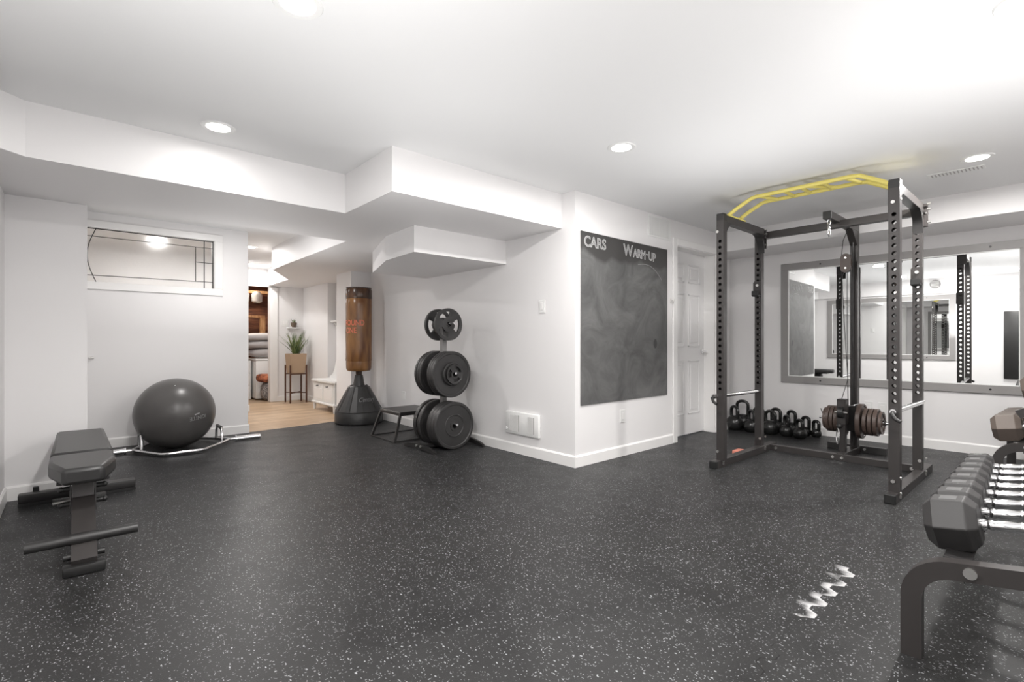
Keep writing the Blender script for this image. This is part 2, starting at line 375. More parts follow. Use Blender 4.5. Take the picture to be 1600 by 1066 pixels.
baseboard('baseboard_middle', [((3.1, 6.5), (3.1, 2.7172)), ((3.087, 2.73), (4.6, 2.73)), ((5.575, 2.73), (5.813, 2.73)), ((5.8, 2.717), (5.8, 2.88)), ((5.8, 2.88), (MX(2.88), 2.88))])
baseboard('baseboard_front', [((MX(2.88), 2.88), (MX(-.6), -.6))])
baseboard('baseboard_hall', [((2.82, 6.487), (3.1, 6.5)), ((2.82, 7.013), (2.82, 6.487)), ((3.1, 9.2), (3.1, 8.06)), ((2.66, 9.2), (3.1, 9.2)), ((-.38, 8.15), (1.9627, 8.15)), ((1.95, 8.1366), (1.95, 9.2))])
baseboard('baseboard_right', [((6.26, -.6), (-.34, -.6))])
# storeroom doorway casing
b = MB(); b.box(2.55, 2.66, 9.18, 9.2, 0, 2.06); b.box(1.95, 2.66, 9.18, 9.2, 1.98, 2.0); b.box(2.535, 2.55, 9.18, 9.31, 0, 1.99)
struct(b.build('trim_1', TRIM, smooth=0, bev=.003))

# ------------------------------------------------------------------ panel door
dr = bpy.data.objects.new('door_1', None); COL.objects.link(dr); struct(dr)
b = MB(); b.box(4.68, 5.49, 2.853, 2.89, .012, 2.028)
W0, W1 = 4.68, 5.49
def panels(b):
    for (xa, xb) in ((.11, .36), (.45, .70)):
        for (za, zb) in ((.23, .83), (.98, 1.57), (1.69, 1.90)):
            x0, x1 = W0+xa, W0+xb
            # raised moulding ring and raised field
            t = .018
            b.box(x0, x1, 2.846, 2.856, za, za+t, .003); b.box(x0, x1, 2.846, 2.856, zb-t, zb, .003)
            b.box(x0, x0+t, 2.846, 2.856, za, zb, .003); b.box(x1-t, x1, 2.846, 2.856, za, zb, .003)
            b.box(x0+.045, x1-.045, 2.847, 2.856, za+.045, zb-.045, .006)
panels(b); b.build('door_slab', DOORM, dr, smooth=0)
b = MB(); b.box(4.595, 4.67, 2.712, 2.73, 0, 2.11, .004); b.box(5.5, 5.575, 2.712, 2.73, 0, 2.11, .004); b.box(4.67, 5.5, 2.712, 2.73, 2.035, 2.11, .004)
b.box(4.67, 4.68, 2.73, 2.89, 0, 2.035); b.box(5.49, 5.5, 2.73, 2.89, 0, 2.035); b.box(4.67, 5.5, 2.73, 2.89, 2.028, 2.035)
b.build('door_casing', TRIM, dr, smooth=0)
b = MB(); b.cyl((5.43, 2.853, .93), (5.43, 2.835, .93), .027); b.cyl((5.43, 2.835, .93), (5.43, 2.8, .93), .01); b.tube([(5.43, 2.8, .93), (5.40, 2.797, .93), (5.33, 2.8, .928)], .009)
b.build('door_handle', CHROME, dr)
# ------------------------------------------------------------------ leaded transom window
wn = bpy.data.objects.new('window_1', None); COL.objects.link(wn); struct(wn)
b = MB(); b.box(.07, 1.235, 6.232, 6.25, 1.545, 1.618, .003); b.box(.07, 1.235, 6.232, 6.25, 2.14, 2.21, .003); b.box(1.155, 1.235, 6.232, 6.25, 1.618, 2.14, .003)
b.box(.07, 1.16, 6.25, 6.37, 1.60, 1.618); b.box(.07, 1.16, 6.25, 6.37, 2.14, 2.15); b.box(1.15, 1.16, 6.25, 6.37, 1.6, 2.15); b.box(.07, .08, 6.25, 6.37, 1.6, 2.15)
b.build('window_frame', TRIM, wn, smooth=0)
MB().box(.08, 1.15, 6.285, 6.291, 1.618, 2.14).build('glass_pane', GLASS, wn, smooth=0)
b = MB()
def came(x0, z0, x1, z1, r=.0035): b.cyl((x0, 6.283, z0), (x1, 6.283, z1), r, n=8)
came(.08, 2.137, 1.15, 2.137, .005); came(.08, 2.062, 1.15, 2.062); came(.08, 1.683, 1.15, 1.692); came(1.148, 1.62, 1.148, 2.137, .006)
came(1.065, 1.62, 1.065, 2.137, .0045); came(.985, 1.692, .985, 2.062); came(.985, 1.90, 1.15, 1.90)
pts = [(.16-.066*math.sin(math.pi*i/14)+.0*i, 6.283, 1.62+.517*i/14) for i in range(15)]
b.tube(pts, .004, 8); b.build('lead_came', CAME, wn)
# small pull on that wall, next to the jog
b = MB(); b.box(.105, .145, 6.235, 6.25, .875, .895, .003); b.box(.12, .135, 6.215, 6.236, .878, .892, .002)
tag(b.build('wall_latch', STEEL, smooth=0), 'small grey metal latch on the white wall at the corner left of the exercise ball', 'latch')

# ------------------------------------------------------------------ ceiling lights
def pot(x, y, label):
    t = thing('ceiling_light', (x, y, CEIL), label, 'ceiling light', group='recessed ceiling lights')
    MB().lathe([(.062, -.004), (.085, -.006), (.09, -.001), (.09, 0), (.06, 0), (.062, -.004)], 32).build('light_trim', WHITEM, t)
    MB().cyl((0, 0, -.001), (0, 0, -.005), .062, n=32).build('light_lens', GLOW, t, smooth=0)
PL = ['recessed white ceiling light nearest the top edge left of centre', 'recessed white ceiling light just before the long bulkhead on the left', 'recessed white ceiling light in the middle of the room, left of the rack',
      'recessed white ceiling light above and beyond the power rack', 'recessed white ceiling light at the top right corner, over the near dumbbells', 'recessed white ceiling light over the camera']
for (x, y), l in list(zip(POTS, PL))[:5]: pot(x, y, l)
pot(1.74, 7.2, 'recessed white ceiling light in the hall, nearer of the two seen'); pot(2.17, 8.8, 'recessed white ceiling light in the hall, farther one before the storeroom door')
# ceiling register
t = thing('ceiling_vent', (4.85, .58, CEIL), 'long white slotted air register in the ceiling right of the power rack', 'air vent')
b = MB(); b.box(-.05, .05, -.16, .16, -.006, 0, .002); b.build('vent_frame', WHITEM, t, smooth=0)
b = MB()
for i in range(14): b.box(-.035, .035, -.143+i*.021, -.136+i*.021, -.009, -.005)
b.build('vent_slot', GRILLE, t, smooth=0)

# ------------------------------------------------------------------ wall fittings
def plate(name, label, cat, loc, rz, gangs=1, sw=True, h=.115, group=None):   # lies in local xz plane, faces -y
    t = thing(name, loc, label, cat, rz, group)
    wd = .072 if gangs == 1 else .072+.046*(gangs-1)
    MB().box(-wd/2, wd/2, -.006, 0, -h/2, h/2, .002).build('cover_plate', WHITEM, t, smooth=0)
    for g in range(gangs):
        x = (g-(gangs-1)/2)*.046
        if sw: MB().box(x-.017, x+.017, -.010, -.005, -.033, .033, .002).build('rocker', TRIM, t, smooth=0)
        else:
            MB().box(x-.017, x+.017, -.009, -.005, -.033, .033, .002).build('socket', TRIM, t, smooth=0)
    return t
RX = -math.pi/2   # rotation that makes local -y face -x
plate('light_switch', 'white light switch on the wall right of the weight plate tree', 'light switch', (3.1, 3.11, 1.35), RX)
plate('power_outlet', 'white power outlet on the wall between punching bag and plate tree', 'power outlet', (3.1, 5.56, .36), RX, sw=False)
plate('power_outlet', 'white power outlet on the wall under the chalkboard', 'power outlet', (3.75, 2.73, .362), 0, sw=False)
plate('power_outlet', 'white power outlet left of the pair behind the loaded weight carriage', 'power outlet', (MX(1.42), 1.43, .36), RX, sw=False)
plate('power_outlet', 'white power outlet right of the pair behind the loaded weight carriage', 'power outlet', (MX(1.3), 1.31, .355), RX, sw=False)
plate('light_switch', 'white double light switch in the hall beside the storeroom door', 'light switch', (2.79, 9.2, 1.37), 0, gangs=2)
# hvac grille above chalkboard
t = thing('wall_vent', (4.355, 2.73, 2.17), 'square white return air grille high on the wall above the chalkboard', 'air vent')
b = MB(); b.box(-.2, .2, -.008, 0, -.105, -.09, .002); b.box(-.2, .2, -.008, 0, .09, .105, .002); b.box(-.2, -.175, -.008, 0, -.09, .09, .002); b.box(.175, .2, -.008, 0, -.09, .09, .002)
b.build('vent_frame', WHITEM, t, smooth=0)
MB().box(-.175, .175, -.002, 0, -.09, .09).build('vent_recess', GRILLE, t, smooth=0)
b = MB()
for i in range(24): b.box(-.172+i*.0148, -.164+i*.0148, -.007, -.002, -.09, .09)
b.build('vent_fins', WHITEM, t, smooth=0)
# convector heater on plate wall
t = thing('wall_heater', (3.1, 3.355, .285), 'white wall heater low on the wall with two dark grilles and a dial', 'heater', RX)
MB().box(-.225, .225, -.03, 0, -.105, .105, .012, seg=2).build('heater_body', WHITEM, t)
for x0, x1 in ((-.155, -.03), (.09, .17)):
    MB().box(x0, x1, -.031, -.029, -.075, .075).build('heater_grille', GRILLE, t, smooth=0)
    g = MB()
    nn = int((x1-x0)/.009)
    for i in range(nn): g.box(x0+i*.009, x0+i*.009+.003, -.034, -.03, -.075, .075)
    g.build('grille_fins', WHITEM, t, smooth=0)
MB().cyl((-.2, -.03, -.06), (-.2, -.042, -.06), .012).build('heater_dial', WHITEM, t)
# hook beside door
b = MB(); b.box(4.55, 4.565, 2.725, 2.73, 1.43, 1.48, .001); b.tube([(4.557, 2.726, 1.47), (4.557, 2.70, 1.455), (4.557, 2.69, 1.44), (4.557, 2.685, 1.455), (4.557, 2.682, 1.475)], .004, 8)
b.tube([(4.557, 2.726, 1.455), (4.557, 2.71, 1.43), (4.557, 2.695, 1.425), (4.557, 2.688, 1.44)], .004, 8)
tag(b.build('wall_hook', STEEL), 'small metal hook on the wall between chalkboard and white door', 'hook')

# ------------------------------------------------------------------ chalkboard
ch = thing('chalkboard', (0, -.0015, 0), 'tall grey chalkboard painted on the white wall with chalk words across its top', 'chalkboard')
MB().box(3.165, 4.488, 2.722, 2.73, .506, 1.967).build('board', CHALK, ch, smooth=0)
def onboard(x, z, k=1.0): return lambda c: Vector((x+c.x, 2.7215-c.z*.1, z+c.y*k))
def chalkword(word, x0, x1, z, h, dz=0):
    o = text('chalk_word', word, 1, CHALKW, ch, outline=.03)
    xs = [v.co.x for v in o.data.vertices]; ys = [v.co.y for v in o.data.vertices]
    a, bb, c, d = min(xs), max(xs), min(ys), max(ys)
    for v in o.data.vertices:
        u = (v.co.x-a)/(bb-a); q = (v.co.y-c)/(d-c)
        v.co = Vector((x0+u*(x1-x0), 2.7208+.0006*(v.co.z > 0), z+q*h+dz*u))
    o['label'] = 'chalk lettering'
chalkword('CARS', 3.205, 3.50, 1.84, .095)
chalkword('W', 3.748, 3.90, 1.825, .11); chalkword('ARM', 3.90, 4.10, 1.825, .085); chalkword('-', 4.11, 4.145, 1.87, .012); chalkword('UP', 4.155, 4.28, 1.825, .085, -.01)

for P_, r_ in (([(3.98+.40*t_/14, 2.722, 1.765+.03*math.sin(t_/14*2.4)-.135*(t_/14)**2.6) for t_ in range(15)], .004),):
    MB().tube([(p[0], 2.7218, p[2]) for p in P_], 0, rect=(.0008, r_), up=(0, 1, 0)).build('chalk_smear', SMEAR, ch, smooth=0)
MB().lathe([(0, 0), (.028, .0002), (.03, 0)], 24, Matrix.Translation((4.27, 2.7215, 1.02)) @ Matrix.Diagonal((1, 1, 1.5, 1)) @ Matrix.Rotation(math.pi/2, 4, 'X')).build('dark_spot', SPOT, ch, smooth=0)
# ------------------------------------------------------------------ wall mirrors
def wall_mirror(name, label, M4, w, h, fr, holes=True):
    t = thing(name, (0, 0, 0), label, 'mirror'); t.matrix_world = M4
    b = MB(); b.box(0, w, -.022, 0, 0, fr, .002); b.box(0, w, -.022, 0, h-fr, h, .002); b.box(0, fr, -.022, 0, fr, h-fr, .002); b.box(w-fr, w, -.022, 0, fr, h-fr, .002)
    b.build('mirror_frame', GREYF, t, smooth=0)
    b = MB(); k = fr
    for a, c, d, e in ((k, w-k, k, k+.008), (k, w-k, h-k-.008, h-k), (k, k+.008, k, h-k), (w-k-.008, w-k, k, h-k)): b.box(a, c, -.016, -.006, d, e)
    b.build('inner_bead', WHITEM, t, smooth=0)
    MB().box(k*.9, w-k*.9, -.006, -.002, k*.9, h-k*.9).build('mirror_glass', MIRROR, t, smooth=0)
    for px, pz in ((w*.2, fr/2), (w*.2, h-fr/2), (w*.87, fr/2), (w*.87, h-fr/2)):
        MB().cyl((px, -.0215, pz), (px, -.0245, pz), .009).build('frame_screw', BLACK, t, smooth=0)
    return t
Z = Matrix.Rotation
wall_mirror('wall_mirror', 'wide wall mirror in a grey frame behind the power rack', Matrix.Translation((MX(2.275)-.001, 2.275, .568)) @ Z(-math.pi/2+.025, 4, 'Z'), 2.03, 1.372, .075)
wall_mirror('wall_mirror', 'grey framed mirror on the opposite wall, seen only in the reflection', Matrix.Translation((-.339, 1.2, .68)) @ Z(math.pi/2, 4, 'Z'), 2.15, 1.28, .09)
b = MB(); b.box(-.335, -.30, .24, .54, .36, 1.6, .012, seg=2)
tag(b.build('exercise_mat', VINYL), 'dark mat hanging on the opposite wall, seen at the right edge of the mirror', 'exercise mat')
t = thing('round_vent', (-.28, 1.5, 2.17), 'round grey vent near the ceiling, seen only in the mirror', 'air vent', math.pi/2)
MB().cyl((0, 0, 0), (0, -.015, 0), .085, n=32).build('vent_ring', GREYF, t)
b = MB()
for i in range(5): b.box(-.06, .06, -.02, -.014, -.05+i*.024, -.042+i*.024)
b.build('vent_blade', WHITEM, t, smooth=0)

# ------------------------------------------------------------------ power rack
rk = thing('power_rack', (4.03, 1.36, 0), 'grey steel power rack with yellow multi grip pull up bar and lat pulldown tower', 'power rack')
def perf_post(H0=.06, H1=2.075, wd=.06, holes=(.65, 1.89), pitch=.0508, r=.0135):
    """square tube with a row of real holes through its front and rear faces (faces -x / +x)"""
    b = MB(); bm = b.bm; h = wd/2
    for X, sgn in ((-h, -1), (h, 1)):
        zs = []; z = holes[0]
        while z <= holes[1]: zs.append(z); z += pitch
        def V(y, z, x=X): return bm.verts.new((x, y, z))
        def quad(z0, z1): bm.faces.new([V(-h, z0), V(h, z0), V(h, z1), V(-h, z1)])
        quad(H0, zs[0]-pitch/2); quad(zs[-1]+pitch/2, H1)
        for zc in zs:
            q = 16; out = []; inn = []; deep = []
            for i in range(q):
                a = 2*math.pi*i/q+math.pi/4; c, s_ = math.cos(a), math.sin(a); m_ = max(abs(c), abs(s_))
                out.append(V(h*c/m_, zc+pitch/2*s_/m_)); inn.append(V(r*c, zc+r*s_)); deep.append(V(r*c, zc+r*s_, X-sgn*.004))
            for i in range(q):
                j = (i+1) % q
                bm.faces.new((out[i], out[j], inn[j], inn[i])); bm.faces.new((inn[i], inn[j], deep[j], deep[i]))
    for Y in (-h, h): bm.faces.new([bm.verts.new(p) for p in ((-h, Y, H0), (h, Y, H0), (h, Y, H1), (-h, Y, H1))])
    bmesh.ops.remove_doubles(bm, verts=bm.verts, dist=1e-5)
    return b
posts = []
pm = None
for dx_, dy_ in ((0, .58), (0, -.58), (.84, .62), (.84, -.56)):
    if pm is None: pm = perf_post().build('upright_post', RACKM, rk, smooth=0); p = pm
    else: p = pm.copy(); COL.objects.link(p); p.parent = rk
    p.location = (dx_, dy_, 0); posts.append(p)
for (dx_, dy_) in ((0, .58), (0, -.58)):
    c = MB().box(dx_-.031, dx_+.031, dy_-.031, dy_+.031, 2.04, 2.10, .004).build('post_cap', BLKMET, rk)
for sy, yy in ((1, .60), (-1, -.575)):
    MB().box(-.09, 1.12, yy-.03, yy+.03, 0, .06, .002).build('foot_rail', RACKM, rk, smooth=0)
    MB().box(-.12, -.088, yy-.031, yy+.031, 0, .061, .005).build('foot_cap', BLACK, rk)
    # top side beam and its curved gussets
    MB().box(.03, .81, yy-.03-.01*sy, yy+.03-.01*sy, 2.035, 2.095, .002).build('top_side_beam', RACKM, rk, smooth=0)
    for x0, sx_ in ((.03, 1), (.81, -1)):
        g = MB(); pts = [(x0, 2.036)]+[(x0+sx_*(.15-.15*math.cos(math.radians(a))), 2.036-(.17-.17*math.sin(math.radians(a)))) for a in range(0, 91, 10)][::1]
        pts = [(x0, 2.036), (x0, 1.866)]+[(x0+sx_*.15*(1-math.cos(math.radians(a))), 1.866+.17*math.sin(math.radians(a))) for a in range(10, 91, 10)]
        M = Matrix.Translation((0, yy-.01*sy, 0)) @ Matrix(((1, 0, 0, 0), (0, 0, 1, 0), (0, 1, 0, 0), (0, 0, 0, 1)))
        g.prism(pts, -.03, .03, M).build('corner_gusset', BLKMET, rk, smooth=30)
    # bolts
    for bx, bz in ((-.0, .13), (.84, .13), (.84, .03), (0, .03), (0, 1.95), (.84, 2.0)):
        MB().cyl((bx-.03 if bz > .1 else bx, yy-.03*(1 if bz < .1 else 0), bz), (bx-.038 if bz > .1 else bx, yy-.038 if bz < .1 else yy, bz), .012, n=6).build('hex_bolt', STEEL, rk, smooth=0)
        MB().cyl((bx+.0, yy-.031, bz+.02), (bx, yy-.04, bz+.02), .010, n=6).build('hex_bolt', STEEL, rk, smooth=0)
# rear floor beam, rear top beam
MB().box(.97, 1.03, -.56, .58, 0, .055, .002).build('rear_floor_beam', RACKM, rk, smooth=0)
for yy in (-.5, .52, -.02, .05):
    MB().cyl((.97, yy, .03), (.96, yy, .03), .013, n=6).build('hex_bolt', STEEL, rk, smooth=0)
MB().box(.885, .945, -.60, .66, 2.02, 2.08, .002).build('rear_top_beam', RACKM, rk, smooth=0)
for yy in (-.575, .61):
    g = MB(); g.box(.872, .886, yy-.04, yy+.04, 1.92, 2.10, .002); g.build('joint_plate', RACKM, rk, smooth=0)
    for z in (1.95, 2.05, 2.09):
        MB().cyl((.84, yy-.04, z), (.84, yy-.062, z), .009, n=6).build('hex_bolt', STEEL, rk, smooth=0)
for k in range(4):      # row of bolt ends on top of the right beam
    MB().cyl((.15+k*.16, -.54, 2.09), (.15+k*.16, -.54, 2.118), .008, n=8).build('hex_bolt', STEEL, rk, smooth=0)
# yellow pull up bar: two rails rising over the rack with slanted grips
yb = bpy.data.objects.new('pull_up_bar', None); COL.objects.link(yb); yb.parent = rk; yb['label'] = 'yellow multi grip pull up bar'
for yy, a_ in ((.59, .035), (-.545, .022)): MB().box(.10, .40, yy-a_, yy+a_, 2.094, 2.106, .002).build('bar_mount', YEL, yb, smooth=0)
def rail(x): return [(x, .60, 2.105), (x, .52, 2.155), (x, .40, 2.215), (x, .36, 2.222), (x, -.30, 2.222), (x, -.35, 2.215), (x, -.46, 2.155), (x, -.54, 2.105)]
for x in (.14, .35): MB().tube(rail(x), .016, 12).build('bar_rail', YEL, yb)
for y0, y1 in ((.34, .27), (.15, .15), (.03, .03), (-.12, -.12), (-.26, -.31)):
    MB().cyl((.14, y0, 2.221), (.35, y1, 2.221), .014, n=12).build('cross_grip', YEL, yb)
MB().cyl((.14, -.0, 2.221), (.35, -.16, 2.221), .013, n=12).build('cross_grip', YEL, yb)
# safety bars
for yy in (.62, -.58):
    s_ = MB(); s_.cyl((-.06, yy-.0, .585), (.88, yy, .575), .018, n=16); o = s_.build('safety_bar', CHROME, rk)
    MB().tube([(-.05, yy, .585), (-.085, yy, .575), (-.10, yy-.02*1, .545), (-.105, yy-.05, .53)], .012, 10).build('safety_hook', BLKMET, rk)
# j cups on rear posts
for yy in (.62, -.56):
    g = MB(); g.box(.80, .812, yy-.033, yy+.033, 1.47, 1.61, .002); g.box(.79, .88, yy+.031, yy+.037, 1.47, 1.60, .002); g.build('j_cup', RACKM, rk, smooth=0)
    g = MB(); g.box(.74, .80, yy-.03, yy+.03, 1.462, 1.482, .006); g.box(.735, .747, yy-.03, yy+.03, 1.47, 1.515, .004); g.build('cup_pad', BLACK, rk)
    MB().cyl((.80, yy, 1.57), (.788, yy, 1.57), .012, n=16).build('cup_pin', STEEL, rk)
# ---- lat tower (local x from 4.03, y from 1.36)
MB().box(1.40, 1.46, -.03, .03, .06, 2.06, .002).build('tower_post', RACKM, rk, smooth=0)
MB().box(.66, 1.46, -.03, .03, 2.06, 2.12, .002).build('tower_arm', RACKM, rk, smooth=0)
MB().box(.648, .662, -.032, .032, 2.058, 2.122, .003).build('arm_cap', BLACK, rk, smooth=0)
g = MB(); g.prism([(1.25, 2.06), (1.40, 2.06), (1.40, 1.93)], -.028, .028, Matrix(((1, 0, 0, 0), (0, 0, 1, 0), (0, 1, 0, 0), (0, 0, 0, 1)))); g.build('tower_gusset', RACKM, rk, smooth=0)
MB().box(1.0, 1.54, -.03, .03, 0, .06, .002).build('tower_floor_beam', RACKM, rk, smooth=0)
MB().box(1.50, 1.56, -.225, .245, .0, .062, .002).build('tower_foot', BLKMET, rk, smooth=0)
for yy in (-.06, .07, ): MB().cyl((1.5, yy, .035), (1.49, yy, .035), .013, n=6).build('hex_bolt', STEEL, rk, smooth=0)
# guide rods
MB().cyl((1.375, 0, .08), (1.375, 0, 2.05), .008, n=12).build('guide_rod', BLKMET, rk)
# double pulley block
g = MB()
pts = [(.035*math.cos(math.radians(a)), .035*math.sin(math.radians(a))+.045) for a in range(0, 181, 15)]+[(.035*math.cos(math.radians(a)), .035*math.sin(math.radians(a))-.045) for a in range(180, 361, 15)]
pts = [(x*1.15, z*1.05) for x, z in pts]
pb = bpy.data.objects.new('pulley_block', None); COL.objects.link(pb); pb.parent = rk; pb.location = (1.17, .0, 1.745)
for x in (-.022, .016):
    M = Matrix.Translation((x, 0, 0)) @ Matrix(((0, 0, 1, 0), (1, 0, 0, 0), (0, 1, 0, 0), (0, 0, 0, 1)))
    MB().prism(pts, 0, .006, M).build('pulley_plate', BROWNIRON, pb, smooth=30)
for z in (.045, -.045):
    MB().cyl((-.014, 0, z), (.014, 0, z), .038, n=28).build('pulley_wheel', BLACK, pb)
    MB().cyl((-.03, 0, z), (.03, 0, z), .008, n=12).build('pulley_axle', STEEL, pb)
for P_ in ([(1.17, .038, 1.80), (1.19, .03, 1.95), (1.22, .0, 2.06)], [(1.17, -.035, 1.70), (1.25, -.02, 1.2), (1.33, -.03, .55), (1.34, -.03, .38)],
           [(1.17, .036, 1.70), (1.19, .02, 1.2), (1.22, .0, .7), (1.15, .03, .52)], [(1.16, -.01, 1.66), (1.24, .01, 1.1), (1.34, .03, .5)]):
    MB().tube(P_, .003, 6).build('steel_cable', BLKMET, rk)
def snaphook(name, M, parent, L_=.09):
    g = MB(); w_ = L_*.22
    pts = [(w_*math.sin(a)*(1 if a < math.pi else 1), 0, L_/2*math.cos(a)) for a in [2*math.pi*i/16 for i in range(16)]]
    g.tube([M @ Vector(p) for p in pts], .0045, 8, closed=True); return g.build(name, CHROME, parent)
snaphook('snap_hook', Matrix.Translation((.70, 0, 1.97)), rk, .11); snaphook('snap_hook', Matrix.Translation((.70, 0, 2.04)) @ Z(math.pi/2, 4, 'Z'), rk, .05)
# low pulley bracket with its hook
g = MB(); g.box(1.12, 1.18, -.005, .045, .06, .30, .002); g.box(1.10, 1.11, -.012, .052, .30, .52, .001); g.box(1.10, 1.19, -.014, -.008, .30, .52, .001); g.box(1.10, 1.19, .048, .054, .30, .52, .001); g.box(1.10, 1.19, -.014, .054, .515, .525, .001)
g.build('low_pulley_bracket', RACKM, rk, smooth=0)
MB().cyl((1.095, .0, .41), (1.095, .04, .41), .05, n=24).build('pulley_wheel', BLACK, rk)
MB().cyl((1.095, -.03, .41), (1.095, .07, .41), .008, n=10).build('pulley_axle', STEEL, rk)
MB().sph((1.08, .03, .29), .022).build('cable_stop', BLKMET, rk)
snaphook('snap_hook', Matrix.Translation((1.06, .035, .20)) @ Z(.6, 4, 'Z'), rk, .14)
snaphook('snap_hook', Matrix.Translation((1.2, -.05, .47)) @ Z(1.2, 4, 'X'), rk, .07)
# carriage that carries the plates
cz = .315
MB().box(1.33, 1.395, -.045, .045, cz-.10, cz+.13, .003).build('weight_carriage', BLKMET, rk, smooth=0)
MB().cyl((1.36, -.31, cz), (1.36, .27, cz), .0125, n=16).build('loading_pin', CHROME, rk)

# weight plates on the carriage (free things)
def disc_profile(R, t, hub=.035, hole=.014, lip=.018):
    h = t/2
    return [(hole, -h), (hub, -h), (hub+.004, -h*.55), (R-lip-.004, -h*.55), (R-lip, -h), (R-.003, -h), (R, -h+.003), (R, h-.003), (R-.003, h), (R-lip, h), (R-lip-.004, h*.55), (hub+.004, h*.55), (hub, h), (hole, h), (hole, -h)]
def spoke_plate(R, t, m, name, parent=None):
    """grip plate with three real slots"""
    b = MB(); bm = b.bm; h = t/2; nr = 48
    radii = [.026, .045, R*.46, R*.80, R*.88, R]
    def z_at(k): return (h, h, h*.7, h*.7, h, h)[k]
    rings = {}
    for side in (-1, 1):
        for k, r in enumerate(radii): rings[side, k] = [bm.verts.new((r*math.cos(2*math.pi*i/nr), r*math.sin(2*math.pi*i/nr), side*z_at(k))) for i in range(nr)]
    def slot(i): return (i % 16) < 9
    for k in range(5):
        for i in range(nr):
            j = (i+1) % nr; cut = k == 2 and slot(i)
            for side in (-1, 1):
                if not cut: bm.faces.new((rings[side, k][i], rings[side, k][j], rings[side, k+1][j], rings[side, k+1][i]))
            if k == 2:
                if cut != (slot((i-1) % nr)):
                    bm.faces.new((rings[-1, 2][i], rings[-1, 3][i], rings[1, 3][i], rings[1, 2][i]))
            if cut:
                for kk in (2, 3): bm.faces.new((rings[-1, kk][i], rings[-1, kk][j], rings[1, kk][j], rings[1, kk][i]))
    for i in range(nr):
        j = (i+1) % nr
        for kk in (0, 5): bm.faces.new((rings[-1, kk][i], rings[-1, kk][j], rings[1, kk][j], rings[1, kk][i]))
    return b.build(name, m, parent, smooth=35)
MY = Matrix.Rotation(math.pi/2, 4, 'X')
def place(o, x, y, z, yaw=0, roll=0):
    o.matrix_world = Matrix.Translation((x, y, z)) @ Matrix.Rotation(yaw, 4, 'Z') @ MY @ Matrix.Rotation(roll, 4, 'Z')
bigp = MB().lathe(disc_profile(.158, .036), 40).build('weight_plate', BROWNIRON)
medp = MB().lathe(disc_profile(.122, .030), 36).build('weight_plate', BROWNIRON)
smlp = spoke_plate(.10, .020, BROWNIRON, 'weight_plate')
usedp = set()
def plate_at(src, x, y, z, label, group, roll=0):
    if src.name in usedp: o = src.copy(); COL.objects.link(o)
    else: o = src; usedp.add(src.name)
    place(o, x, y, z, 0, roll); tag(o, label, 'weight plate', group); return o
G = 'plates on the pulldown weight carriage'
cx_, cy_ = 4.03+1.36, 1.36
plate_at(bigp, cx_, cy_+.070, cz, 'large brown iron plate, innermost left of the pulldown tower post', G)
for i, nm in enumerate(('second from the tower post', 'third from the tower post', 'fourth from the tower post')):
    plate_at(medp, cx_, cy_+.112+i*.034, cz, 'medium brown iron plate left of the pulldown post, '+nm, G)
plate_at(smlp, cx_, cy_+.210, cz, 'small brown slotted plate at the left end of the weight carriage', G)
plate_at(bigp, cx_, cy_-.070, cz, 'large brown iron plate, innermost right of the pulldown tower post', G)
for i, nm in enumerate(('second from the tower post', 'third from the tower post', 'fourth from the tower post')):
    plate_at(medp, cx_, cy_-.112-i*.038, cz, 'medium brown iron plate right of the pulldown post, '+nm, G)
plate_at(smlp, cx_, cy_-.222, cz, 'small brown slotted plate at the right end of the weight carriage', G, .5)
# spring clips
for yy, lb in ((.238, 'left'), (-.248, 'right')):
    g = MB(); g.cyl((cx_, cy_+yy-.006, cz), (cx_, cy_+yy+.006, cz), .022, n=20); g.tube([(cx_, cy_+yy, cz+.02), (cx_-.01, cy_+yy+.01, cz+.06), (cx_-.02, cy_+yy+.015, cz+.085)], .004, 8)
    tag(g.build('spring_clip', BLKMET), f'black spring clip holding the plates at the {lb} end of the carriage pin', 'clip')

# salmon block on the rack's left foot
g = MB(); g.box(4.5, 4.62, 2.0, 2.07, 0, .05, .006, seg=2)
tag(g.build('yoga_block', SALMON), 'small salmon pink block on the floor beside the left foot of the rack', 'block')

# ------------------------------------------------------------------ kettlebells
def kettlebell(x, y, Hh, R, yaw, label, tilt=0):
    e = thing('kettlebell', (x, y, 0), label, 'kettlebell', yaw, 'kettlebells along the mirror wall')
    b = MB(); prof = [(0, 0), (R*.62, 0), (R*.7, .004)]
    for a in range(-42, 76, 8): prof.append((R*math.cos(math.radians(a)), R*.78+R*math.sin(math.radians(a))))
    top = R*.78+R; prof.append((0, top-.004))
    b.lathe(prof, 28); b.build('bell_body', KB, e, smooth=50)
    hw = R*.66; hh = Hh-.012
    pts = [(-hw*.72, 0, R*1.28), (-hw*.98, 0, R*1.6), (-hw, 0, hh-hw*.75)]
    pts += [(-hw*math.cos(math.radians(a)), 0, hh-hw*.75+hw*.75*math.sin(math.radians(a))) for a in range(20, 161, 20)]
    pts += [(hw, 0, hh-hw*.75), (hw*.98, 0, R*1.6), (hw*.72, 0, R*1.28)]
    MB().tube(pts, .018, 12, up=(0, 1, 0)).build('bell_handle', KB, e, smooth=60)
    return e
